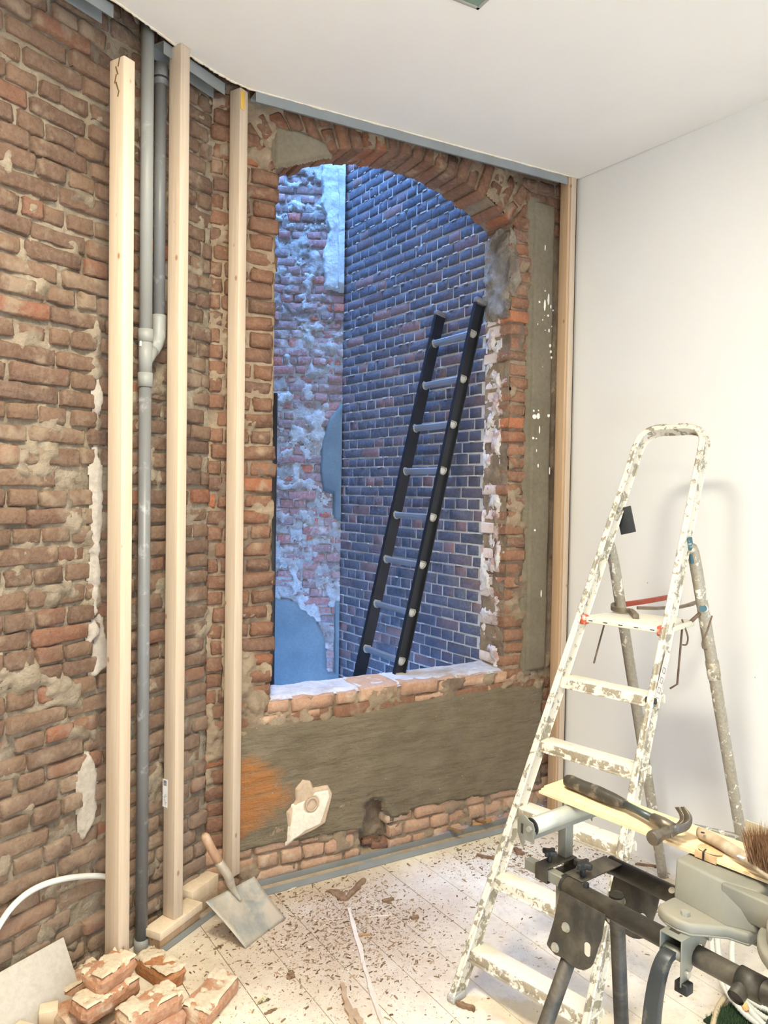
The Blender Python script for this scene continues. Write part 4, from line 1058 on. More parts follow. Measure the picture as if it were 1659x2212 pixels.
# ------------------------------------------------------------------ courtyard ladder
BLK = mat_plain('black_ladder_rail', (0.022, 0.024, 0.030), 0.35, 0.3, 0.2, 8)
ALU = mat_plain('aluminium', (0.62, 0.64, 0.66), 0.32, 0.8, 0.06, 8)
CAPB = mat_plain('dark_end_cap', (0.16, 0.15, 0.15), 0.5, 0, 0.2, 20)
la = rad(148.5); e1o = V3(math.sin(la), math.cos(la), 0); e2o = V3(-e1o[1], e1o[0], 0)
LB = V3(-0.1738, 3.830, 0); lean_o = rad(13.8); LW = 0.335
def LP(z, s): return LB + e2o * z * math.tan(lean_o) + e1o * (s - .5) * LW + Z * z
ol = thing('ladder', LP(-0.3, .5), 'black ladder with silver rungs leaning on the dark courtyard wall', 'ladder')
axd = nrm(LP(1, 0) - LP(0, 0)); nrmL = np.cross(e1o, axd)
for s in (0, 1):
    sg = -1 if s == 0 else 1
    m = MB(); P0, P1 = LP(-0.3, s), LP(2.68, s)
    dep, wl, th = 0.062, 0.024, 0.004
    m.box((P0 + P1) / 2 + e1o * sg * 0.0, e1o, nrmL, axd, th, dep, np.linalg.norm(P1 - P0))
    for q in (-1, 1): m.box((P0 + P1) / 2 + e1o * sg * wl / 2 + nrmL * q * (dep / 2 - th / 2), e1o, nrmL, axd, wl, th, np.linalg.norm(P1 - P0))
    m.build('rail', BLK, ol)
    m = MB(); m.box(P1 + e1o * sg * wl / 2 + axd * 0.008, e1o, nrmL, axd, wl + .008, dep + .008, 0.030); m.build('end_cap', CAPB, ol, bevel=0.006)
    m = MB(); m.box((P0 + P1) / 2 + e1o * sg * (wl - 0.001) - nrmL * (dep / 2 + 0.0008), e1o, nrmL, axd, 0.003, 0.0012, np.linalg.norm(P1 - P0)) 
dprof = [(-0.015, -0.014), (0.015, -0.014), (0.019, -0.006), (0.015, 0.008), (0.006, 0.017), (-0.006, 0.017), (-0.015, 0.008), (-0.019, -0.006)]
zr = 2.5185
hrz = nrm(np.cross(e1o, Z))
while zr > -0.2:
    m = MB(); a = LP(zr, 0) - e1o * 0.004; b = LP(zr, 1) + e1o * 0.004
    vs = [a + nrmL * p[0] - axd * p[1] for p in dprof] + [b + nrmL * p[0] - axd * p[1] for p in dprof]; n = 8
    m.add(vs, [[i, (i + 1) % n, n + (i + 1) % n, n + i] for i in range(n)] + [list(range(n))[::-1], [n + i for i in range(n)]])
    ro = m.build('rung', ALU, ol, smooth=False)
    for P, sg in ((LP(zr, 1) + e1o * 0.007, 1), (LP(zr, 0) + e1o * 0.006, 1)):
        m = MB(); loop = [P + nrmL * p[0] * 1.15 - axd * p[1] * 1.15 for p in dprof]
        m.tube(loop, 0.0038, 6, closed=True); m.build('rung_collar', mat_plain('rung_collar', (0.30, 0.29, 0.25), 0.6, 0.3) if 'rung_collar' not in bpy.data.materials else bpy.data.materials['rung_collar'], ro, smooth=True)
    zr -= 0.2375
# black pipe / foil behind the left jamb
PBK = V3(-0.5257, 3.6388, 0)
m = MB(); m.tube([PBK - Z * 0.3, PBK + Z * 2.15], 0.016, 10)
tag(m.build('drain_pipe', mat_plain('black_plastic', (0.02, 0.02, 0.022), 0.5), None, True, origin=PBK - Z * .3), 'black pipe just outside the left edge of the opening', 'pipe')

# ------------------------------------------------------------------ ceiling light
fx = at(1033, 17, 3.3); lt = thing('recessed_light', fx, 'square recessed ceiling light cut off by the top edge of the photo', 'ceiling light')
u_, v_ = -ub, -V3(-ub[1], ub[0], 0)
q0 = fx + Z * -0.004
m = MB(); S_ = 0.11
for (c_, lx, ly) in ((q0 + u_ * S_ / 2 + v_ * .006, S_, .012), (q0 + u_ * S_ / 2 + v_ * (S_ - .006), S_, .012), (q0 + v_ * S_ / 2 + u_ * .006, .012, S_), (q0 + v_ * S_ / 2 + u_ * (S_ - .006), .012, S_)):
    m.box(c_, u_, v_, Z, lx, ly, 0.008)
m.build('frame', mat_plain('grey_trim', (0.36, 0.35, 0.31), 0.5), lt, bevel=0.001)
m = MB(); m.box(q0 + u_ * S_ / 2 + v_ * S_ / 2 + Z * 0.001, u_, v_, Z, S_ - .022, S_ - .022, 0.004); m.build('glass', mat_plain('greenish_glass', (0.20, 0.28, 0.22), 0.15), lt)
# ------------------------------------------------------------------ stepladder
def mat_splash(name, base, amt, metal=0.5, rough=0.45, paint=(0.80, 0.77, 0.68), sc_=26, warm=None):
    m, t, b = NT(name); g = G(t); P = g.pos()
    n1 = g.noise(sc_, 6, 0.62, P, 0.6); n2 = g.noise(sc_ * 3.3, 4, 0.6, P); n3 = g.noise(5, 3, 0.5, P)
    k = g.math('ADD', g.math('ADD', g.math('MULTIPLY', n1, 0.6), g.math('MULTIPLY', n2, 0.25)), g.math('MULTIPLY', n3, 0.25))
    msk = g.ramp(k, [(0.66 - amt * 0.3, 0), (0.69 - amt * 0.3, 1)])
    c = g.mix(g.ramp(n2, [(0.4, 0), (0.7, 1)]), base, [q * 0.75 for q in base])
    c = g.mix(msk, c, paint)
    if warm is not None: c = g.mix(g.ramp(n3, [(0.6, 0), (0.66, 0.7)]), c, warm)
    g.l(c, b.inputs['Base Color']); g.l(g.math('MULTIPLY', g.math('SUBTRACT', 1.0, msk), metal), b.inputs['Metallic'])
    b.inputs['Roughness'].default_value = rough
    g.l(g.bump(g.math('ADD', msk, g.math('MULTIPLY', n2, .3)), 0.35, 0.003), b.inputs['Normal']); return m
RAIL = mat_splash('paint_splashed_rail', (0.38, 0.34, 0.26), 0.50, 0.35, paint=(0.72, 0.68, 0.58))
LEG = mat_splash('paint_flecked_leg', (0.44, 0.40, 0.32), 0.22)
TREAD = mat_splash('paint_caked_tread', (0.54, 0.48, 0.36), 0.80, 0.2, paint=(0.78, 0.74, 0.62))
LIP = mat_splash('painted_tread_lip', (0.46, 0.40, 0.30), 0.34, 0.3)
BLUEP = mat_plain('blue_plastic', (0.05, 0.12, 0.15), 0.5, dirt=(0.7, 0.7, 0.65), dirt_thr=(0.6, 0.68))
REDP = mat_plain('red_plastic', (0.52, 0.10, 0.05), 0.5, dirt=(0.75, 0.6, 0.5), dirt_thr=(0.55, 0.65), dscale=40)
RUST = mat_plain('rusty_wire', (0.17, 0.115, 0.08), 0.6, 0.4, 0.3, 30)
BLKP = mat_plain('black_plastic_part', (0.03, 0.032, 0.035), 0.5, dirt=(0.5, 0.5, 0.48), dirt_thr=(0.62, 0.7), dscale=30)
lx, ly, lh, ll = 0.4267, 2.3578, rad(136.12), rad(26.93); W0, TP, DZ, Z1, HT = 0.4963, 0.1072, 0.217, 0.1521, 1.9585
f1 = V3(math.sin(lh), math.cos(lh), 0); f2 = V3(-f1[1], f1[0], 0)
def SP(z, s, o=0.0): return V3(lx, ly, 0) + f2 * z * math.tan(ll) + f1 * ((s - .5) * (W0 - TP * z) + o) + Z * z
st = thing('stepladder', SP(0, .5), 'paint splashed aluminium stepladder standing before the white wall', 'stepladder')
axl = nrm(SP(1, .5) - SP(0, .5)); plN = nrm(np.cross(f1, axl))
pts = []
for z in np.linspace(0.0, 1.80, 13): pts.append(SP(z, 0, 0.012))
rcx = 0.085
cl = SP(HT, 0, 0.012); cr_ = SP(HT, 1, -0.012)
a_ = SP(1.80, 0, .012); lft = nrm(cl - a_)
TLc = cl - axl * 0; 
cA = cl - lft * rcx * 1.0; 
def bez(p0, p1, p2, n=9): return [p0 * (1 - t) ** 2 + p1 * 2 * t * (1 - t) + p2 * t * t for t in np.linspace(0, 1, n)]
pts += bez(cA, cl, cl + f1 * rcx)
pts += bez(cr_ - f1 * rcx, cr_, cr_ - nrm(cr_ - SP(1.8, 1, -.012)) * rcx)
for z in np.linspace(1.80, 0.0, 13): pts.append(SP(z, 1, -0.012))
pf = []
hw, hd_ = 0.0138, 0.030
for (a, b) in ((-1, -1), (1, -1), (1, 1), (-1, 1)):
    for (da, db) in (((0.45, 0), (0, 0.2)) if a * b > 0 else ((0, 0.2), (0.45, 0))):
        pf.append((a * hw * (1 - da), b * hd_ * (1 - db)))
m = MB(); m.sweep(pts, pf, plN); m.build('hoop_rail', RAIL, st, smooth=False, bevel=0.003)
for s in (0, 1):
    m = MB(); m.box(SP(0.012, s, 0.012 if s == 0 else -0.012), f1, f2, Z, 0.032, 0.062, 0.022); m.build('foot', BLKP if s else mat_plain('worn_grey_plastic', (0.42, 0.41, 0.38), 0.6), st, bevel=0.003)
for k in range(5):
    z = Z1 + k * DZ; A = SP(z, 0, 0.0); Bq = SP(z, 1, 0.0); wd = np.linalg.norm(Bq - A)
    c = (A + Bq) / 2
    m = MB(); dpt = 0.070
    m.box(c - f2 * 0.018 + f2 * dpt / 2 - Z * 0.004, f1, f2, Z, wd - 0.002, dpt, 0.008)
    m.box(c - f2 * 0.018 + f2 * (dpt - .002) - Z * 0.018, f1, f2, Z, wd + 0.004, 0.004, 0.028)
    tr = m.build('step', TREAD, st, bevel=0.002)
    m = MB(); m.box(c - f2 * 0.019 - Z * 0.019, f1, f2, Z, wd + 0.020, 0.006, 0.030); m.box(c - f2 * 0.024 - Z * 0.034, f1, f2, Z, wd + 0.020, 0.010, 0.006); m.build('front_lip', LIP, tr, bevel=0.0015)
    for s in (0, 1):
        m = MB(); q = (A if s == 0 else Bq) - f2 * 0.022 - Z * 0.026 + f1 * (0.004 if s == 0 else -0.004)
        m.tube([q, q - f2 * 0.006], 0.006, 8); m.build('screw', ZINC, tr)
    if k == 4:
        m = MB(); m.box(Bq - f2 * 0.024 - Z * 0.012 - f1 * 0.012, f1, f2, Z, 0.040, 0.010, 0.020); m.build('black_end_cap', BLKP, tr, bevel=0.003)
# platform
z = Z1 + 5 * DZ; A = SP(z, 0, 0.012); Bq = SP(z, 1, -0.012); c = (A + Bq) / 2; wd = np.linalg.norm(Bq - A)
m = MB(); dp = 0.235; f2s = f2
m.prism([(-wd / 2, -0.02), (wd / 2, -0.02), (wd / 2 - 0.01, dp), (-wd / 2 + 0.03, dp)], c - Z * 0.022, f1, f2, Z, 0.022)
pl_ = m.build('platform', TREAD, st, bevel=0.004); m = MB()
for k in range(5):
    m.box(c - f2 * 0.0215 - Z * 0.012 + f1 * (-.5 + (k + .5) / 5) * wd * .9, f1, f2, Z, 0.016, 0.002, 0.0025)
tag(m.build('slots', GAP, pl_), kind='stuff')
for s, q in ((0, A), (1, Bq)):
    m = MB(); m.box(q - f2 * 0.012 - Z * 0.012 + f1 * (0.016 if s == 0 else -0.016), f1, f2, Z, 0.026, 0.034, 0.036); m.build('red_hinge', REDP, st, bevel=0.006)
# rear legs
FLt, FRt = at(1432, 1893, 0.0), V3(1.525, 3.065, 0)
for s, F_ in ((0, FLt), (1, FRt)):
    top = SP(1.50, s, 0.0) + f2 * 0.035; kn = top + f2 * 0.055 - Z * 0.085
    p = spline([top + Z * 0.01, top + f2 * 0.020 - Z * 0.012, kn, kn + (F_ - kn) * 0.1, F_ + (kn - F_) * 0.6, F_ + (kn - F_) * 0.3, F_], 6)
    m = MB(); m.tube(p, 0.0215, 14); m.build('rear_leg', LEG, st, smooth=True)
    m = MB(); m.box(SP(1.50, s, 0.0) + f2 * 0.036, f1, nrm(f2 + Z * .3), nrm(Z - f2 * .3), 0.012, 0.022, 0.10); m.build('hinge_bracket', BLUEP, st, bevel=0.004)
qa, qb = FLt + (SP(1.5, 0) - FLt) * 0.20, FRt + (SP(1.5, 1) - FRt) * 0.24
m = MB(); m.tube([qa, qb], 0.0095, 10); m.build('rear_stretcher', LEG, st, smooth=True)
# sleeve collar on the right rear leg, black flap, wire hooks, tie rods
kn1 = SP(1.50, 1, 0.0) + f2 * 0.09 - Z * 0.085
cc0 = kn1 + (FRt - kn1) * 0.24
m = MB(); m.tube([cc0, cc0 + nrm(FRt - kn1) * 0.07], 0.0245, 14); m.build('leg_sleeve', mat_splash('rusty_sleeve', (0.44, 0.38, 0.28), .3, warm=(0.55, 0.28, 0.10)), st, smooth=True)
bt = kn1 + (FRt - kn1) * 0.095
vdir = nrm(CAMP - bt)
m = MB(); m.tube([bt + vdir * 0.018, bt + vdir * 0.026], 0.014, 14); m.build('pivot_bolt', BLUEP, st, smooth=False)
fl = at_depth(1352, 1124, SP(1.56, 0)[1] + 0.02)
m = MB(); m.box(fl, nrm(f1 + Z * .25), f2, nrm(Z - f1 * .25), 0.065, 0.006, 0.105); m.build('black_flap', BLKP, st, bevel=0.002)
dpl = SP(z, 1)[1] + 0.12
for pp_ in ([(1473, 1338), (1482, 1362), (1486, 1378), (1483, 1392), (1474, 1393)], [(1538, 1330), (1528, 1362), (1518, 1385), (1519, 1400), (1527, 1403)]):
    m = MB(); m.tube(spline([at_depth(x, y, dpl) for x, y in pp_], 4), 0.0032, 6); m.build('wire_hook', RUST, st, smooth=True)
m = MB(); m.tube([at_depth(1306, 1326, SP(z, 0)[1] + .16), at_depth(1305, 1350, SP(z, 0)[1] + .14), at_depth(1283, 1432, SP(1.02, 0)[1] + .07)], 0.0035, 6); m.build('tie_rod', RUST, st, smooth=True)
m = MB(); m.tube([at_depth(1474, 1352, dpl), at_depth(1468, 1420, dpl - .03), at_depth(1463, 1478, dpl - .06), at_depth(1448, 1487, dpl - .08)], 0.0038, 6); m.build('tie_rod', RUST, st, smooth=True)
m = MB(); q1 = c + f2 * 0.20 + f1 * wd * .5 - Z * .012; m.tube([q1 - f1 * .02, kn1 + (FRt - kn1) * 0.10], 0.007, 8); m.build('platform_strut', RUST, st, smooth=True)
# sticker on the right rail, with its little pictograms
u_s = axl; stc = SP(1.07, 1, 0.0008)
m = MB(); m.box(stc, f1, plN, axl, 0.0012, 0.036, 0.20); so = m.build('instruction_sticker', mat_plain('worn_label', (0.74, 0.70, 0.68), 0.5, dirt=(0.6, 0.5, 0.4)), st)
m = MB()
for k, dz_ in enumerate((-0.07, -0.035, 0.0, 0.035)):
    for w_, h_ in ((0.018, 0.0015),):
        for sgn in (-1, 1): m.box(stc + axl * (dz_ + sgn * 0.009) + f1 * .0008, f1, plN, axl, 0.0006, w_, h_)
        for sgn in (-1, 1): m.box(stc + axl * dz_ + plN * sgn * .009 + f1 * .0008, f1, plN, axl, 0.0006, 0.0015, 0.019)
m.build('pictogram_frames', mat_plain('dark_ink', (0.10, 0.10, 0.12), 0.6), so)

# pry bars on the platform
zp = z + 0.001
REDM = mat_plain('red_painted_steel', (0.36, 0.055, 0.03), 0.45, 0.2, 0.2, 20, dirt=(0.20, 0.12, 0.08), dirt_thr=(0.55, 0.65), dscale=30)
IRON = mat_plain('bare_dark_iron', (0.20, 0.16, 0.11), 0.5, 0.5, 0.25, 25, 0.1)
def flatbar(name, pts, w_, t_, mat, label, cat, parent=None, N=Z, taper=None):
    pts = [np.asarray(p, float) for p in pts]
    def prof(u):
        ww = w_ * (taper(u) if taper else 1)
        return [(-ww / 2, -t_ / 2), (ww / 2, -t_ / 2), (ww / 2, t_ / 2), (-ww / 2, t_ / 2)]
    m = MB(); m.sweep(pts, prof, N); o = m.build(name, mat, parent, bevel=0.0015, origin=None if parent else pts[0])
    if not parent: tag(o, label, cat)
    return o
pry = thing('pry_bar', at(1400, 1306, zp), 'red pry bar lying on the stepladder platform', 'pry bar')
pA_ = [at(x, y, zz) for x, y, zz in ((1466, 1286, zp + .016), (1400, 1298, zp + .016), (1345, 1306, zp + .014))]
flatbar('red_shaft', spline(pA_, 4), 0.013, 0.020, REDM, '', '', pry)
pB_ = [at(x, y, zz) for x, y, zz in ((1347, 1306, zp + .014), (1332, 1305, zp + .014), (1323, 1309, zp + .014), (1326, 1315, zp + .013), (1345, 1319, zp + .012), (1362, 1320, zp + .012), (1374, 1332, zp + .008))]
flatbar('curved_claw', spline(pB_, 4), 0.013, 0.018, IRON, '', '', pry, taper=lambda u: 1.0 + 0.7 * max(0, u - .7) / .3)
chb = thing('flat_chisel', at(1430, 1312, zp), 'dark flat iron chisel behind the red pry bar', 'chisel')
flatbar('shaft', [at(1376, 1313, zp + .008), at(1420, 1314, zp + .008), at(1470, 1311, zp + .008), at(1496, 1305, zp + .010)], 0.014, 0.012, IRON, '', '', chb)
flatbar('blade', [at(1484, 1308, zp + .009), at(1496, 1304, zp + .012), at(1510, 1299, zp + .016)], 0.030, 0.006, IRON, '', '', chb)

# ------------------------------------------------------------------ saw stand
AS = V3(0.4119, 1.6655, 0); hs = rad(143.4); g1 = V3(math.sin(hs), math.cos(hs), 0); g2 = V3(-g1[1], g1[0], 0)
def S(a, b, z): return AS + g1 * a + g2 * b + Z * z
BKM = mat_plain('dusty_black_steel', (0.040, 0.037, 0.032), 0.5, 0.25, 0.2, 8, 0.04, dirt=(0.16, 0.135, 0.10), dirt_thr=(0.42, 0.75), dscale=9)
GREYM = mat_plain('dusty_zinc_steel', (0.24, 0.24, 0.205), 0.5, 0.4, 0.12, 8, 0.04, dirt=(0.36, 0.31, 0.22), dirt_thr=(0.5, 0.8), dscale=7)
BOLT = mat_plain('bolt_steel', (0.42, 0.41, 0.36), 0.4, 0.6)
KNOB = mat_plain('black_knob', (0.018, 0.018, 0.018), 0.5, dirt=(0.12, 0.10, 0.08), dirt_thr=(0.55, 0.7), dscale=25)
ss = thing('saw_stand', S(0.4, 0.08, 0), 'black tubular saw stand with a roller support at its left end', 'saw stand')
SB = 0.159
for b in (0, SB):
    m = MB(); m.tube([S(0.0, b, .84), S(0.95, b, .84)], 0.0195, 24, caps=True); m.build('tube', BKM, ss, smooth=True)
    m = MB(); m.tube([S(-0.004, b, .84), S(0.003, b, .84)], 0.0205, 24); m.build('end_plug', KNOB, ss)
for b in (0, SB):
    for a in ((0.155, 0.845) if b else (0.845,)):
        m = MB(); m.tube([S(a, b - .001, .86), S(a, b - .003, .8602)], 0.006, 12)
# end crossbar: flat channel joining the tube ends
m = MB(); m.box(S(0.012, SB / 2, .858), g1, g2, Z, 0.050, SB - 0.02, 0.0035); m.box(S(-0.012, SB / 2, .838), g1, g2, Z, 0.003, SB, 0.040); m.build('end_bracket', BKM, ss, bevel=0.001)
# side plates with rounded foot
def plate(a0, b, mirror=False):
    pl0 = [(0.001, 0.835), (-0.015, 0.753), (-0.034, 0.683), (-0.027, 0.677), (-0.010, 0.670)]
    pl0 += [(0.040 + 0.056 * math.cos(t), 0.725 + 0.056 * math.sin(t)) for t in np.linspace(rad(-115), rad(-8), 9)]
    pl0 += [(0.103, 0.745), (0.112, 0.775), (0.120, 0.835)]
    pl = [(p[0], 0.835 - (0.835 - p[1]) * 0.90) for p in pl0]
    m = MB(); sgn = -1 if mirror else 1
    m.prism(pl, S(a0, b, 0), g1 * sgn, Z, g2, 0.003)
    return m.build('leg_plate', BKM, ss, bevel=0.0008)
for a0, mi in ((0.0, False), (0.95, True)):
    for b in (-0.0195, SB + 0.0165):
        o = plate(a0, b, mi); sg = -1 if mi else 1
        for (a, z_) in ((0.020, 0.762), (-0.008, 0.704)):
            m = MB(); m.tube([S(a0 + a * sg, b - 0.007, z_), S(a0 + a * sg, b + .0, z_)], 0.0078, 6); m.tube([S(a0 + a * sg, b - 0.002, z_), S(a0 + a * sg, b + .0, z_)], 0.0105, 14); m.build('bolt', BOLT, o)
        m = MB(); sl = [(0.078 + 0.0075 * math.cos(t), 0.742 + 0.0065 * math.sin(t) + (0.008 if math.sin(t) >= 0 else -0.008)) for t in np.linspace(0, 2 * math.pi, 17)[:-1]]
        m.prism(sl, S(a0, b - 0.0012, 0), g1 * sg, Z, g2, 0.0014); m.build('slot', mat_plain('pale_slot', (0.62, 0.57, 0.48), 0.7) if 'pale_slot' not in bpy.data.materials else bpy.data.materials['pale_slot'], o)
def leg(p0, p1, r_=0.0165):
    m = MB(); m.tube([p0, p1], r_, 18); o = m.build('leg', BKM, ss, smooth=True)
    d = nrm(p1 - p0); m = MB(); m.tube([p1 - d * 0.03, p1], r_ + .004, 14); m.build('rubber_foot', KNOB, o, smooth=True)
leg(S(0.030, 0.030, 0.78), S(-0.10, -0.205, 0.012)); leg(S(0.070, 0.085, 0.822), S(0.005, 0.250, 0.012))
leg(S(0.92, 0.030, 0.78), S(1.05, -0.205, 0.012)); leg(S(0.88, 0.085, 0.822), S(0.945, 0.250, 0.012))
m = MB(); m.tube([S(0.070, 0.085, 0.8222), S(0.070, 0.085, 0.8245)], 0.0168, 18); m.build('open_tube_end', mat_plain('tube_inside', (0.02, 0.018, 0.014), 0.9), ss)
# round holes in the rear tube
for a in (0.165,):
    m = MB(); q = S(a, SB - 0.012, .8555); dq = nrm(V3(*(CAMP - q))); m.tube([q, q + nrm(-g2 * .6 + Z * .8) * 0.001], 0.0075, 12); m.build('hole', bpy.data.materials['pale_slot'], ss)
# square extension bar, sleeve, roller
ex = thing('roller_support', S(-0.06, 0.0, .80), 'grey roller support on a square bar at the end of the saw stand', 'roller')
m = MB(); m.box(S(-0.055, 0.006, .842), g1, g2, Z, 0.125, 0.022, 0.024); m.build('square_bar', GREYM, ex, bevel=0.002)
m = MB()
for dz_ in (-0.0165, 0.0165): m.box(S(-0.064, 0.042, .842 + dz_), g1, g2, Z, 0.036, 0.100, 0.003)
for db in (-0.007, 0.092): m.box(S(-0.064, db, .842), g1, g2, Z, 0.036, 0.003, 0.034)
m.build('sleeve', BKM, ex, bevel=0.001)
m = MB(); m.box(S(-0.066, 0.076, .897), g1, g2, Z, 0.024, 0.026, 0.074); m.build('post', GREYM, ex, bevel=0.002)
m = MB(); m.box(S(-0.066, 0.070, .9365), g1, g2, Z, 0.032, 0.235, 0.003); 
for q in (-1, 1): m.box(S(-0.066 + q * 0.0155, 0.070, .943), g1, g2, Z, 0.0022, 0.235, 0.014)
m.build('cradle', GREYM, ex)
m = MB(); m.tube([S(-0.066, -0.040, .9555), S(-0.066, 0.182, .9555)], 0.0195, 24); m.build('roller', mat_plain('dull_roller', (0.42, 0.43, 0.37), 0.5, 0.4, 0.12, 8, dirt=(0.5, 0.46, 0.36)), ex, smooth=True)
for q_ in (-0.0435, 0.182):
    m = MB(); m.tube([S(-0.066, q_, .9555), S(-0.066, q_ + .004, .9555)], 0.0200, 20); m.build('roller_bearing', KNOB, ex)
for b in (-0.050, 0.190):
    pl = [(-0.015, .925), (0.013, .925), (0.015, .958), (0.009, .970), (-0.002, .972), (-0.014, .980), (-0.028, .977), (-0.036, .962), (-0.036, .935), (-0.026, .915), (-0.018, .905)]
    m = MB(); m.prism([(p[0] - 0.064, p[1]) for p in pl], S(0, b, 0), g1, Z, g2, 0.003); o = m.build('end_plate', GREYM, ex, bevel=0.0008)
    m = MB(); m.tube([S(-0.062, b - .006, .955), S(-0.062, b, .955)], 0.0065, 6); m.build('axle_bolt', BOLT, o)
    m = MB(); m.box(S(-0.085, b - .0006, .948), g1, g2, Z, 0.006, 0.001, 0.022); m.build('slot', GAP, o)
def knob(P, par, s=1.0):
    m = MB(); m.tube([P, P + Z * 0.020 * s], 0.0065 * s, 12)
    poly = []
    for k in range(16):
        t = 2 * math.pi * k / 16; rr_ = (0.0215 if k % 4 < 2 else 0.013) * s; poly.append((rr_ * math.cos(t), rr_ * math.sin(t)))
    m.prism(poly, P + Z * 0.020 * s, g1, g2, Z, 0.013 * s); m.build('knob', KNOB, par, bevel=0.002)
knob(S(-0.064, 0.020, .860), ex, 0.85); knob(S(0.022, 0.030, .860), ss, 1.0)
m = MB(); m.tube([S(0.055, 0.0, .857), S(0.055, 0.0, .868)], 0.0065, 6); m.build('set_screw', KNOB, ss)
m = MB(); m.box(S(-0.022, 0.006, .760), g1, g2, Z, 0.018, 0.004, 0.14); m.build('folded_leg_stop', GREYM, ss, bevel=0.001)

# mounts clamped over both tubes
def mount(a, label, hl=True):
    mt = thing('saw_mount', S(a, 0.08, .86), label, 'clamp')
    w_ = 0.046; t = 0.0025
    m = MB(); m.box(S(a, 0.073, .885), g1, g2, Z, w_, 0.255, t)
    for q in (-1, 1):
        x_ = a + q * (w_ / 2 - t / 2)
        # side cheek: deep at the front, cut round the tube
        pl = [(-0.055, .885), (-0.055, .800), (-0.030, .800), (-0.024, .818)]
        pl += [(0.0 + 0.022 * math.cos(tt), .84 + 0.022 * math.sin(tt)) for tt in np.linspace(rad(225), rad(20), 8)]
        pl += [(0.035, .868), (0.125, .866)] + [(SB + 0.022 * math.cos(tt), .84 + 0.022 * math.sin(tt)) for tt in np.linspace(rad(160), rad(-40), 7)] + [(0.195, .815), (0.2, .885)]
        m.prism(pl, S(x_ - t / 2, 0, 0), g2, Z, g1, t)
    body = m.build('saddle', GREYM, mt, bevel=0.0006)
    m = MB(); m.box(S(a - .004, -0.030, .8866), g1, g2, Z, 0.020, 0.018, 0.0012); m.build('slot', GAP, body)
    for (b, z_) in ((-0.040, .822), (0.030, .868)):
        m = MB(); m.tube([S(a + w_ / 2, b, z_), S(a + w_ / 2 + .007, b, z_)], 0.0065, 10); m.build('rivet', BOLT, body, smooth=False)
    m = MB(); m.box(S(a + w_ / 2 - .002, -0.042, .797), g1, g2, Z, 0.026, 0.022, 0.020); m.build('rubber_pad', KNOB, mt, bevel=0.002)
    if hl:
        p = spline([S(a - .004, -0.035, .850), S(a - .004, -0.062, .848), S(a - .006, -0.078, .825), S(a - .010, -0.086, .78), S(a - .014, -0.088, .72), S(a - .016, -0.086, .655), S(a - .016, -0.080, .640)], 5)
        m = MB(); m.sweep(p, lambda u: [(-0.006 - .004 * u, -0.012 - .004 * u), (0.006 + .004 * u, -0.012 - .004 * u), (0.006 + .004 * u, 0.012 + .004 * u), (-0.006 - .004 * u, 0.012 + .004 * u)], g1)
        m.build('clamp_lever', mat_plain('worn_black_lever', (0.035, 0.04, 0.042), 0.4, dirt=(0.24, 0.22, 0.17), dirt_thr=(0.52, 0.7), dscale=12), mt, bevel=0.004)
        m = MB(); m.tube([S(a - .022, -0.040, .850), S(a + .022, -0.040, .850)], 0.011, 12); m.build('lever_pivot', GREYM, mt, smooth=True)
    return mt
mount(0.292, 'grey steel clamp with a black lever gripping the saw stand tubes')
mount(0.500, 'second grey steel clamp on the saw stand, at the right edge of the photo')
# sleeve collar on the front tube
cl_ = thing('tube_stop', S(0.415, 0, .84), 'dark collar with a round hollow stub on the front tube', 'collar')
m = MB(); m.tube([S(0.395, 0, .84), S(0.438, 0, .84)], 0.0235, 22); m.build('sleeve', BKM, cl_, smooth=True)
m = MB(); m.tube([S(0.408, -0.016, .835), S(0.408, -0.037, .826)], 0.0145, 18, caps=False); m.tube([S(0.408, -0.037, .826), S(0.408, -0.0365, .8262)], 0.0145, 18, caps=False)
m.build('stub', BKM, cl_, smooth=True)
m = MB(); m.tube([S(0.408, -0.024, .832), S(0.408, -0.034, .827)], 0.0125, 16); m.build('stub_hollow', GAP, cl_)

# ------------------------------------------------------------------ mitre saw
CAST = mat_plain('dusty_grey_casting', (0.20, 0.20, 0.17), 0.6, 0.1, 0.10, 6, 0.06, dirt=(0.30, 0.265, 0.195), dirt_thr=(0.4, 0.8), dscale=4)
PLATE = mat_plain('speckled_turntable', (0.30, 0.27, 0.22), 0.5, 0.3, 0.2, 18, 0.1, dirt=(0.12, 0.09, 0.07), dirt_thr=(0.58, 0.66), dscale=22)
ms = thing('mitre_saw_base', S(0.42, 0.06, .886), 'dusty grey cast saw base bolted on the saw stand under the board', 'mitre saw')
# foot lobe
fo = [(0.236, -0.010), (0.243, -0.022), (0.262, -0.031), (0.290, -0.034), (0.314, -0.028), (0.330, -0.010), (0.360, 0.020), (0.395, 0.030), (0.395, 0.150), (0.262, 0.150), (0.248, 0.090), (0.236, 0.030)]
m = MB(); m.prism(fo, S(0, 0, .8865), g1, g2, Z, 0.022); m.build('foot', CAST, ms, bevel=0.007, seg=3)
m = MB(); m.prism([(p[0] + (0.003 if p[0] < .3 else 0), p[1]) for p in fo], S(0, 0, .8862), g1, g2, Z, 0.005); m.build('foot_rim', CAST, ms, bevel=0.002)
m = MB(); m.tube([S(0.290, -0.006, .906), S(0.290, -0.006, .916)], 0.0085, 6); m.build('hex_bolt', BOLT, ms)
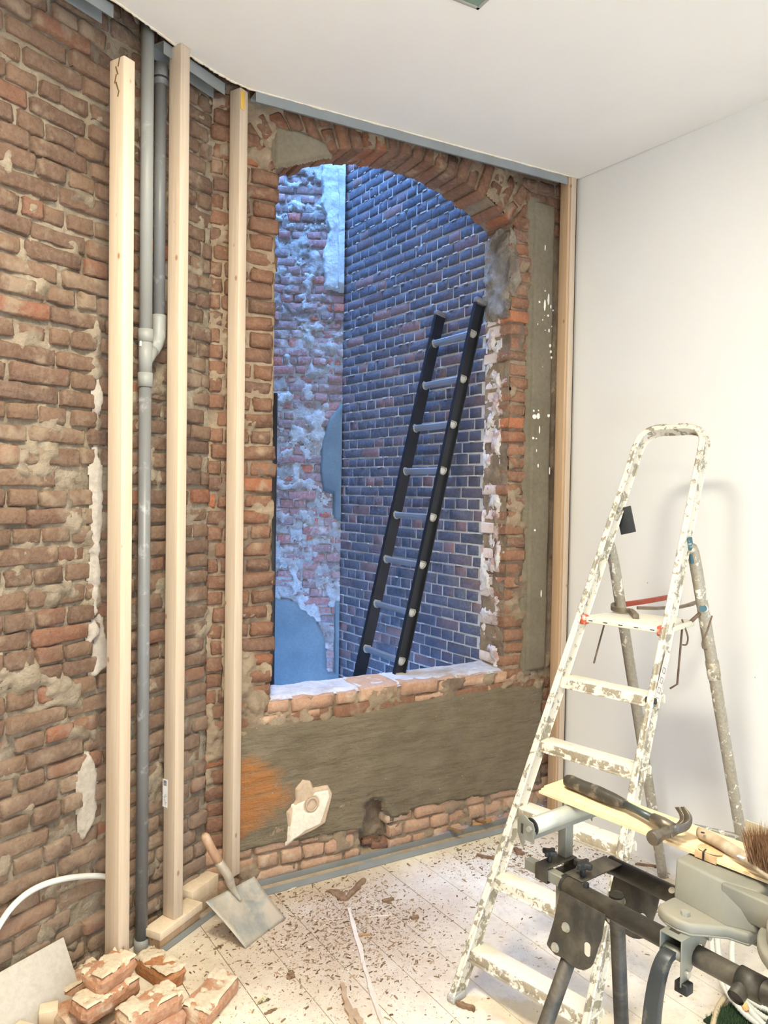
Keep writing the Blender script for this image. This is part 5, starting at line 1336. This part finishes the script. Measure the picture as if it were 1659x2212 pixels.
# column rising to the board, leaning back
def frustum(lo, hi, z0, z1):
    m = MB(); n = len(lo); m.add([S(p[0], p[1], z0) for p in lo] + [S(p[0], p[1], z1) for p in hi], [list(range(n))[::-1], [n + i for i in range(n)]] + [[i, (i + 1) % n, n + (i + 1) % n, n + i] for i in range(n)]); return m
frustum([(0.238, 0.035), (0.355, 0.022), (0.40, 0.045), (0.40, 0.16), (0.238, 0.16)], [(0.226, 0.060), (0.33, 0.052), (0.39, 0.068), (0.39, 0.15), (0.226, 0.15)], .905, .9735).build('fence_column', CAST, ms, bevel=0.006, seg=3)
# arched body towards the turntable
arc_o = []
for k in range(11):
    t = k / 10; arc_o.append((0.335 + 0.12 * t, 0.0, .932 - 0.0 * t))
pl = [(0.33, .972), (0.56, .972), (0.56, .895), (0.50, .887), (0.475, .893)] + [(0.40 + 0.072 * math.cos(tt), .868 + 0.052 * math.sin(tt)) for tt in np.linspace(rad(20), rad(140), 9)] + [(0.33, .90)]
m = MB(); m.prism(pl, S(0, 0.045, 0), g1, Z, g2, 0.028); m.build('arched_web', CAST, ms, bevel=0.004)
m = MB(); m.tube([S(0.545, 0.075, .925), S(0.545, 0.075, .950)], 0.128, 48); m.build('turntable', PLATE, ms, bevel=0.003)
m = MB(); m.tube([S(0.545, 0.075, .905), S(0.545, 0.075, .9247)], 0.142, 48); m.build('turntable_rim', CAST, ms, bevel=0.004)
# saw fence plate behind the brush
m = MB(); m.box(S(0.345, 0.215, 1.005), g1, g2, Z, 0.12, 0.005, 0.060); m.build('fence', mat_plain('fence_metal', (0.50, 0.46, 0.36), 0.45, 0.5), ms, bevel=0.001)
# ------------------------------------------------------------------ board on the roller and saw
BRDM = mat_wood('grooved_board', (0.72, 0.52, 0.29), (0.80, 0.62, 0.38), (22, 22, 1.0), 0.5, knots=False)
bh = hs - rad(2.9); h1 = V3(math.sin(bh), math.cos(bh), 0); h2 = V3(-h1[1], h1[0], 0)
B0 = S(-0.150, 0.083, .9755)
bd_ = thing('grooved_board', B0, 'pale tongue and groove board resting across roller and saw', 'board')
Lb, Wb, Tb = 0.80, 0.098, 0.0165
m = MB(); prf = [(0, 0.0), (Wb, 0.0), (Wb, 0.0155), (0.012, 0.0165), (0.010, 0.0125), (0.0, 0.0120)]
m.prism([(p[0], p[1]) for p in prf], B0, h2, Z, h1, Lb); bo = m.build('board', BRDM, bd_, bevel=0.0006)
m = MB(); m.box(B0 + h1 * Lb / 2 - h2 * 0.004 + Z * 0.0058, h1, h2, Z, Lb, 0.009, 0.0055); m.build('tongue', BRDM, bd_)
kn = at(1513, 1848, .992)
KN = mat_plain('knot_wood', (0.58, 0.37, 0.20), 0.6, 0, 0.25, 40, 0.2)
kq = (kn - B0); ka, kb = kq @ h1, kq @ h2
m = MB(); m.prism([(ka + 0.026 * math.cos(t), max(-0.0085, 0.012 + 0.020 * math.sin(t))) for t in np.linspace(0, 2 * math.pi, 19)[:-1]], B0 + Z * 0.0155, h1, h2, Z, 0.0016); m.box(B0 + h1 * ka - h2 * 0.0088 + Z * 0.008, h1, h2, Z, 0.045, 0.002, 0.0155); m.build('knot', KN, bd_, bevel=0.0005)
m = MB(); m.box(B0 + h1 * (ka - .004) + h2 * -0.006 + Z * 0.0175, nrm(h1 + h2 * .2), nrm(h2 - h1 * .2), Z, 0.003, 0.02, 0.001); m.box(B0 + h1 * (ka - .004) - h2 * .0102 + Z * 0.008, h1, h2, Z, 0.004, 0.0008, 0.016); m.build('crack', GAP, bd_)
# screws of board? none.  hammer on the board
TB = .9925
hm = thing('claw_hammer', at(1340, 1740, TB), 'old claw hammer with a dark worn grip lying on the board', 'hammer')
GRIP = mat_plain('worn_dark_grip', (0.045, 0.038, 0.028), 0.5, 0, 0.2, 12, 0.2, dirt=(0.26, 0.21, 0.15), dirt_thr=(0.5, 0.72), dscale=30)
HST = mat_plain('worn_hammer_steel', (0.17, 0.145, 0.11), 0.35, 0.7, 0.3, 25, 0.15, dirt=(0.36, 0.32, 0.25), dirt_thr=(0.62, 0.72), dscale=40)
ga, gb = at(1221, 1684, TB + .016), at(1352, 1738, TB + .017); gc = at(1412, 1769, TB + .020)
gp = [ga + (gb - ga) * t for t in (0, .03, .10, .3, .55, .8, .95, 1.0)]
m = MB(); m.tube(gp, [0.008, 0.0135, 0.0165, 0.0150, 0.0165, 0.0145, 0.0115, 0.0095], 16); m.build('grip', GRIP, hm, smooth=True)
m = MB(); m.tube([gb - nrm(gb - ga) * .01, gb + (gc - gb) * .5, gc], [0.0085, 0.008, 0.0088], 12); m.build('shaft', mat_plain('blue_grey_shaft', (0.07, 0.085, 0.085), 0.4, 0.4, 0.2, 20), hm, smooth=True)
hf = at(1408, 1812, TB + .0165); hb = at(1452, 1792, TB + .020); he = gc + (hb - gc) * .5
m = MB(); dd_h = nrm(hb - hf)
m.tube([hf, hf + dd_h * .004, hf + dd_h * .016, hf + dd_h * .020, hf + dd_h * .034, hf + dd_h * .052], [0.0135, 0.0150, 0.0150, 0.0118, 0.0112, 0.0135], 20)
mh = m.build('face', HST, hm, smooth=True); mh.modifiers.new('e', 'EDGE_SPLIT').split_angle = rad(50)
m = MB(); m.tube([gc - nrm(gc - gb) * .004, gc, (gc + hb) / 2 + Z * .002, hb + Z * .0], [0.009, 0.0125, 0.0135, 0.0145], 14); m.build('eye', HST, hm, smooth=True)
cp_ = spline([hf + dd_h * .045, hb, at(1472, 1786, TB + .024), at(1481, 1774, TB + .034), at(1480, 1760, TB + .046), at(1468, 1743, TB + .056)], 5)
nC = nrm(np.cross(cp_[4] - cp_[0], cp_[-1] - cp_[8]))
for sg in (-1, 1):
    m = MB()
    m.sweep(cp_, lambda u: [(-0.010 * (1 - u) ** .8 - .0010, (-0.0125 + 0.009 * 0 if sg < 0 else 0.0012 * u)), (0.010 * (1 - u) ** .8 + .0010, (-0.0125 if sg < 0 else 0.0012 * u)), (0.010 * (1 - u) ** .8 + .0010, (-0.0012 * u if sg < 0 else 0.0125)), (-0.010 * (1 - u) ** .8 - .0010, (-0.0012 * u if sg < 0 else 0.0125))], nC)
    m.build('claw', HST, hm, bevel=0.003)
# brush
bsh = thing('hand_brush', at(1580, 1830, TB), 'hand brush with a worn wooden handle and brown bristles', 'brush')
BW = mat_wood('worn_brush_wood', (0.30, 0.22, 0.14), (0.46, 0.35, 0.23), (25, 25, 5), dirt=(0.62, 0.58, 0.48), knots=False)
bp = [at(1508, 1797, TB + .012), at(1540, 1812, TB + .012), at(1585, 1838, TB + .012), at(1625, 1862, TB + .012), at(1665, 1884, TB + .012), at(1730, 1922, TB + .012), at(1775, 1945, TB + .012)]
bs = spline(bp, 5)
def bw(u): return 0.0125 + 0.002 * math.sin(u * 9) - (0.006 * max(0, (0.06 - u) / 0.06)) + 0.010 * sstep(0.45, .7, np.array(u))
m = MB(); m.sweep(bs, lambda u: [(bw(u) * math.cos(t), 0.011 * math.sin(t)) for t in np.linspace(0, 2 * math.pi, 13)[:-1]], Z); m.build('handle', BW, bsh, smooth=True)
m = MB(); q = at(1518, 1799, TB + .0235); m.tube([q, q + Z * .0008], 0.004, 10); m.build('hanging_hole', GAP, bsh)
m = MB(); m.box(at(1601, 1851, TB + .0233), nrm(h1), h2, Z, 0.014, 0.007, 0.001); m.build('paint_blob', PAINT, bsh)
BRS = mat_plain('brown_bristles', (0.22, 0.115, 0.055), 0.8, 0, 0.35, 60)
rr_ = random.Random(4); m = MB()
b0_ = at(1632, 1858, TB + .018); b1_ = at(1775, 1942, TB + .018); bdir = b1_ - b0_; bsd = nrm(np.cross(Z, bdir))
for k in range(2200):
    u = rr_.random(); v = rr_.uniform(-.020, .020); base = b0_ + bdir * u + bsd * v
    tip = base + Z * rr_.uniform(.050, .072) + bsd * (v * .6 + rr_.uniform(-.006, .006)) + nrm(bdir) * (-(0.5 - u) * .0 + rr_.uniform(-.010, .010) - (.012 if u < .15 else 0))
    mid = (base + tip) / 2 + V3(rr_.uniform(-.004, .004), rr_.uniform(-.004, .004), 0)
    sx = nrm(V3(rr_.uniform(-1, 1), rr_.uniform(-1, 1), 0)) * 0.0007
    m.add([base - sx, base + sx, mid + sx, mid - sx, tip], [[0, 1, 2, 3], [3, 2, 4]])
tag(m.build('bristles', BRS, bsh), kind='stuff')

# ------------------------------------------------------------------ coiled hoses and things on the floor, right
HOSE = mat_plain('white_corrugated_hose', (0.60, 0.585, 0.51), 0.5, 0, 0.06, 10, dirt=(0.50, 0.40, 0.26), dirt_thr=(0.6, 0.8), dscale=5)
hose = thing('coiled_hose', (1.42, 2.80, 0), 'coil of white corrugated conduit behind the saw stand', 'hose')
def corr(pts, r_, par, mat, name='loop'):
    P = []; 
    sp = spline(pts, 10)
    seglen = 0.0045; out = [sp[0]]
    for a, b in zip(sp[:-1], sp[1:]):
        n = max(1, int(np.linalg.norm(b - a) / seglen))
        for k in range(1, n + 1): out.append(a + (b - a) * k / n)
    m = MB(); m.tube(out, [r_ if (k // 1) % 2 else r_ * 0.86 for k in range(len(out))], 10); return m.build(name, mat, par, smooth=True)
loops = [((1.31, 2.52, .24), .235, .185, 10), ((1.33, 2.55, .25), .225, .165, 40), ((1.29, 2.50, .23), .215, .150, 75), ((1.35, 2.60, .27), .25, .19, 120), ((1.34, 2.48, .22), .205, .16, 20)]
for (c_, ra, rb, ph) in loops:
    rm = random.Random(ph); uu = nrm(V3(0.12 + rm.uniform(-.1, .1), 0.58 + rm.uniform(-.12, .12), 0.76)); vv = nrm(V3(0.85, -0.5 + rm.uniform(-.1, .1), 0.0)); vv = nrm(vv - uu * (vv @ uu)); P = []
    base = V3(*c_)
    for k in range(13):
        t = rad(ph + 30 * k); P.append(base + uu * ra * math.cos(t) + vv * rb * math.sin(t) + V3(rm.uniform(-.006, .006), rm.uniform(-.006, .006), 0))
    zmin = min(p[2] for p in P)
    P = [p + Z * (0.014 - zmin) for p in P]
    corr(P, 0.0105, hose, HOSE)
corr([at(1700, 2150, .05), at(1625, 2120, .06), at(1585, 2135, .03), at(1555, 2170, .012), at(1540, 2215, .012), at(1538, 2260, .012)], 0.0095, hose, mat_plain('yellowed_hose', (0.66, 0.52, 0.32), 0.5, dirt=(0.4, 0.22, 0.12), dirt_thr=(0.6, 0.7), dscale=8), 'yellowed_end')
# yellow tube end with a copper core
yt = thing('yellow_tube', at(1608, 2180, 0.12), 'short yellow tube end with a copper core hanging out of the coil', 'tube')
m = MB(); m.tube([at(1596, 2145, .16), at(1612, 2180, .12)], 0.0105, 12); m.build('sheath', mat_plain('yellow_sheath', (0.75, 0.50, 0.20), 0.5), yt, smooth=True)
m = MB(); m.tube([at(1610, 2176, .125), at(1613.5, 2184, .115)], 0.007, 10); m.build('copper_core', mat_plain('copper', (0.60, 0.28, 0.16), 0.4, 0.7), yt, smooth=True)
# green turf mat
tf = thing('turf_mat', at(1640, 2215, 0), 'dark green artificial turf mat on the floor at the lower right', 'mat')
tc = at(1665, 2235, 0)
m = MB(); m.box(V3(tc[0], tc[1], 0.004), pp, pd, Z, 0.26, 0.30, 0.008); m.build('backing', mat_plain('turf_backing', (0.02, 0.035, 0.018), 0.9), tf)
m = MB()
for k in range(3500):
    b = V3(tc[0], tc[1], 0.007) + pp * rr_.uniform(-.13, .13) + pd * rr_.uniform(-.15, .15); s_ = nrm(V3(rr_.uniform(-1, 1), rr_.uniform(-1, 1), 0)) * .0012
    m.add([b - s_, b + s_, b + Z * rr_.uniform(.010, .020) + V3(rr_.uniform(-.006, .006), rr_.uniform(-.006, .006), 0)], [[0, 1, 2]])
tag(m.build('turf_blades', mat_plain('turf_green', (0.045, 0.10, 0.035), 0.8, 0, 0.3, 40), tf), kind='stuff')

# ------------------------------------------------------------------ rubble on the floor
def mat_chip(name, stops):
    m, t, b = NT(name); g = G(t); c = g.ramp(g.n('ShaderNodeAttribute', attribute_name='tint').outputs['Fac'], stops)
    g.l(c, b.inputs['Base Color']); b.inputs['Roughness'].default_value = 0.9; b.inputs['Specular IOR Level'].default_value = 0.2; return m
CHIPW = mat_chip('rotten_wood_chips', [(0, (0.12, 0.07, 0.04)), (0.4, (0.24, 0.15, 0.09)), (0.75, (0.36, 0.25, 0.15)), (1, (0.50, 0.37, 0.25))])
CHIPP = mat_chip('plaster_crumbs', [(0, (0.52, 0.40, 0.28)), (0.5, (0.66, 0.57, 0.44)), (0.85, (0.78, 0.73, 0.64)), (1, (0.50, 0.24, 0.14))])
def inside(p):
    return p @ nb < 2.985 and p @ nl < 2.10 and p @ nr < 3.0 and p[1] > 1.9
def scatter(name, n, mat, label, centers, smin, smax, asp, seed):
    rr_ = random.Random(seed); V = []; F = []; T = []; c0 = 0; k = 0
    while k < n:
        cx, cy, sx, sy, wgt = rr_.choices(centers, [c[4] for c in centers])[0]
        p = V3(rr_.gauss(cx, sx), rr_.gauss(cy, sy), 0)
        if not inside(p): continue
        k += 1
        s_ = smin * (smax / smin) ** (rr_.random() ** 2.2); L_ = s_ * rr_.uniform(1, asp); W_ = s_ * rr_.uniform(.35, .7); H_ = s_ * rr_.uniform(.18, .45)
        t = rr_.gauss(0.6, 0.9); u = V3(math.cos(t), math.sin(t), rr_.uniform(-.15, .15)); u = nrm(u); v = nrm(np.cross(Z, u)); w_ = np.cross(u, v)
        c = p + Z * (H_ / 2 + 0.0005)
        for (a, b, d) in ((-1, -1, -1), (1, -.6, -1), (.8, 1, -1), (-.9, .8, -1), (-.7, -.6, 1), (.9, -.4, .8), (.6, .5, 1), (-.6, .7, .7)):
            V.append(c + u * L_ / 2 * a * rr_.uniform(.7, 1) + v * W_ / 2 * b * rr_.uniform(.7, 1.1) + w_ * H_ / 2 * d)
        F += [[c0 + q for q in f_] for f_ in ([0, 3, 2, 1], [4, 5, 6, 7], [0, 1, 5, 4], [1, 2, 6, 5], [2, 3, 7, 6], [3, 0, 4, 7])]
        T += [rr_.random()] * 8; c0 += 8
    o = link_mesh(name, V, F, mat, None, False); a = o.data.attributes.new('tint', 'FLOAT', 'POINT'); a.data.foreach_set('value', T)
    tag(o, label, 'debris', kind='stuff')
cen = [(-0.20, 3.00, 0.22, 0.22, 4), (-0.05, 2.95, 0.16, 0.18, 3), (-0.30, 2.85, .25, .25, 2), (0.0, 2.75, 0.5, 0.4, 1.0), (0.55, 3.55, .16, .14, 1.6), (0.80, 3.55, .25, .15, 1.0), (1.0, 3.30, .25, .25, .8), (0.5, 2.9, .6, .5, .5), (1.1, 3.5, .15, .15, .7)]
scatter('wood_chips', 9000, CHIPW, 'dark rotten wood chips strewn over the floor before the opening', cen, 0.0014, 0.012, 2.8, 1)
cen2 = [(-0.25, 2.60, 0.25, 0.22, 3), (-0.15, 2.95, 0.3, 0.3, 3), (0.1, 2.7, 0.5, 0.4, 1.2), (1.1, 3.35, .25, .2, 2.2), (0.55, 3.5, .25, .15, 1), (0.9, 2.8, .3, .3, 1)]
scatter('plaster_crumbs', 7000, CHIPP, 'pale plaster crumbs and brick grit scattered over the floor', cen2, 0.0018, 0.010, 1.8, 2)
RW = mat_wood('rotten_splinter_wood', (0.16, 0.09, 0.05), (0.30, 0.19, 0.11), (14, 14, 14), 0.9, knots=False)
RW2 = mat_wood('orange_splinter_wood', (0.36, 0.18, 0.07), (0.46, 0.27, 0.12), (14, 14, 14), 0.9, knots=False)
PALE = mat_wood('pale_lath_wood', (0.60, 0.51, 0.41), (0.72, 0.63, 0.52), (14, 14, 14), 0.8, knots=False)
def splinter(a, b, w_, h_, label, mat=RW, seed=0, n=7, name='wood_splinter', cat='splinter', group=None):
    rr_ = random.Random(seed); a = np.asarray(a, float); b = np.asarray(b, float); d = nrm(b - a); s_ = nrm(np.cross(Z, d)); vs = []; fs = []
    for i in range(n + 1):
        t = i / n; c = a + (b - a) * t + s_ * rr_.uniform(-.15, .15) * w_ + Z * h_ * .5
        ww = w_ * (0.35 + 0.65 * math.sin(math.pi * min(max(t, .06), .94)) ** .5) * rr_.uniform(.75, 1.15); hh = h_ * rr_.uniform(.7, 1.1)
        for (p, q) in ((-1, -1), (1, -1), (1, .5), (.2, 1), (-.9, .6)): vs.append(c + s_ * ww / 2 * p * rr_.uniform(.8, 1.1) + Z * hh / 2 * q)
    for i in range(n):
        for k in range(5): fs.append([i * 5 + k, i * 5 + (k + 1) % 5, (i + 1) * 5 + (k + 1) % 5, (i + 1) * 5 + k])
    fs.append([4, 3, 2, 1, 0]); fs.append([n * 5 + k for k in range(5)])
    o = link_mesh(name, vs, fs, mat, None, False, origin=a); tag(o, label, cat, group); return o
def sp(x0, y0, x1, y1, w_, h_, label, z0=0.0, z1=0.0, **k): return splinter(at(x0, y0, z0), at(x1, y1, z1), w_, h_, label, **k)
sp(755, 1965, 785, 2085, 0.020, 0.010, 'long whitish lath broken off pointing toward the viewer, far half', mat=PALE, seed=1, name='wooden_lath', cat='lath')
sp(783, 2080, 826, 2218, 0.017, 0.010, 'long whitish lath broken off pointing toward the viewer, near half', mat=PALE, seed=2, name='wooden_lath', cat='lath')
sp(748, 1942, 788, 1902, 0.030, 0.012, 'grey brown splintered stick near the middle of the rubble', seed=3)
sp(712, 1925, 750, 1945, 0.050, 0.010, 'flat dark flake of bark at the middle of the rubble', seed=4)
sp(738, 2130, 765, 2225, 0.022, 0.014, 'crumbly brown strip at the bottom of the photo left of the lath', mat=OLDW, seed=5)
sp(765, 2185, 782, 2225, 0.025, 0.012, 'small brown crumbly piece at the bottom edge beside the lath', mat=OLDW, seed=6)
sp(986, 2170, 1026, 2184, 0.022, 0.016, 'dark chunky wood piece near the foot of the stepladder', seed=7)
sp(930, 1783, 1000, 1800, 0.018, 0.014, 'dark broken stick lying across the floor track', z0=.04, z1=.045, seed=8)
sp(988, 1783, 1062, 1775, 0.040, 0.014, 'orange splintered timber lying in the floor track', z0=.03, z1=.035, mat=RW2, seed=9)
sp(1005, 1766, 1050, 1778, 0.014, 0.010, 'thin dark splinter on top of the orange one in the track', z0=.05, z1=.05, seed=10)
sp(918, 1802, 934, 1778, 0.020, 0.006, 'pale torn flake standing at the floor track', z0=.02, z1=.06, mat=PALE, seed=11)
sp(660, 1838, 720, 1842, 0.014, 0.007, 'thin brown splinter beside the track left of the hole', z0=.0, seed=12)
sp(620, 1926, 652, 1911, 0.008, 0.005, 'slim pale stick close to the floor track end', mat=PALE, seed=13)
sp(762, 2022, 800, 2020, 0.012, 0.006, 'small orange splinter in front of the rubble', mat=RW2, seed=14)
sp(796, 1982, 848, 1978, 0.007, 0.005, 'small thin pale stick right of the rubble centre', mat=PALE, seed=15)
sp(826, 1948, 850, 1943, 0.026, 0.010, 'dark flat fragment right of the rubble centre', seed=16)
sp(888, 1985, 904, 1982, 0.022, 0.010, 'small reddish dark chip on the clean floor', seed=17)
sp(1030, 1848, 1075, 1858, 0.022, 0.010, 'reddish dark splinter left of the stepladder steps', seed=18)
sp(572, 2192, 598, 2180, 0.012, 0.006, 'brown sliver in front of the lone brick', seed=19)
sp(462, 2052, 482, 2042, 0.011, 0.005, 'brown sliver left of the shovel on the floor', seed=20)
sp(1372, 1868, 1420, 1873, 0.014, 0.010, 'brown stick at the foot of the white wall behind the stepladder', seed=21)
sp(1110, 1836, 1130, 1848, 0.035, 0.016, 'small dark brown lump left of the roller', seed=22)
# printed scrap
sc_ = thing('printed_scrap', at(566, 2163, 0), 'crumpled printed foil scrap on the floor near the bottom', 'litter')
m = MB(); q = at(566, 2163, 0.004); u = nrm(V3(.85, .5, 0)); v = V3(-u[1], u[0], 0)
m.add([q - u * .022 - v * .007, q - u * .006 - v * .009 + Z * .006, q + u * .010 - v * .006 + Z * .001, q + u * .024 - v * .008 + Z * .005, q + u * .022 + v * .008 + Z * .004, q + u * .008 + v * .009 + Z * .007, q - u * .008 + v * .006 + Z * .001, q - u * .022 + v * .009 + Z * .003], [[0, 1, 6, 7], [1, 2, 5, 6], [2, 3, 4, 5]])
m.build('foil', mat_plain('printed_foil', (0.62, 0.55, 0.30), 0.4, 0.1, 0.2, 90, dirt=(0.06, 0.07, 0.06), dirt_thr=(0.52, 0.56), dscale=70), sc_)
m = MB(); q = at(628, 2110, 0); 
BR_SM = BR_O
o = loose_brick(at(628, 2112, 0.0), rad(30), 0.028, 0.024, 0.018, 'walnut sized dark lump of rubble on the floor', seed=44, mat=RW, crust=False)
o.name = 'rubble_lump'; o['category'] = 'rubble'; del o['group']
# broken brick pieces inside the hole
for k, (a, t, s_, lab) in enumerate(((1.70, -0.045, .05, 'orange brick fragment lying in the hole at the wall foot'), (1.76, -0.04, .035, 'small dusty fragment in the hole at the wall foot'))):
    P = FB.p(a, 0.0, t); P = V3(P[0], P[1], 0.045)
    o = loose_brick(P, rad(20 + 40 * k), s_, s_ * .8, s_ * .55, lab, seed=60 + k, mat=BR_B, crust=False); o.name = 'brick_fragment'; o['group'] = 'fragments in the wall hole'
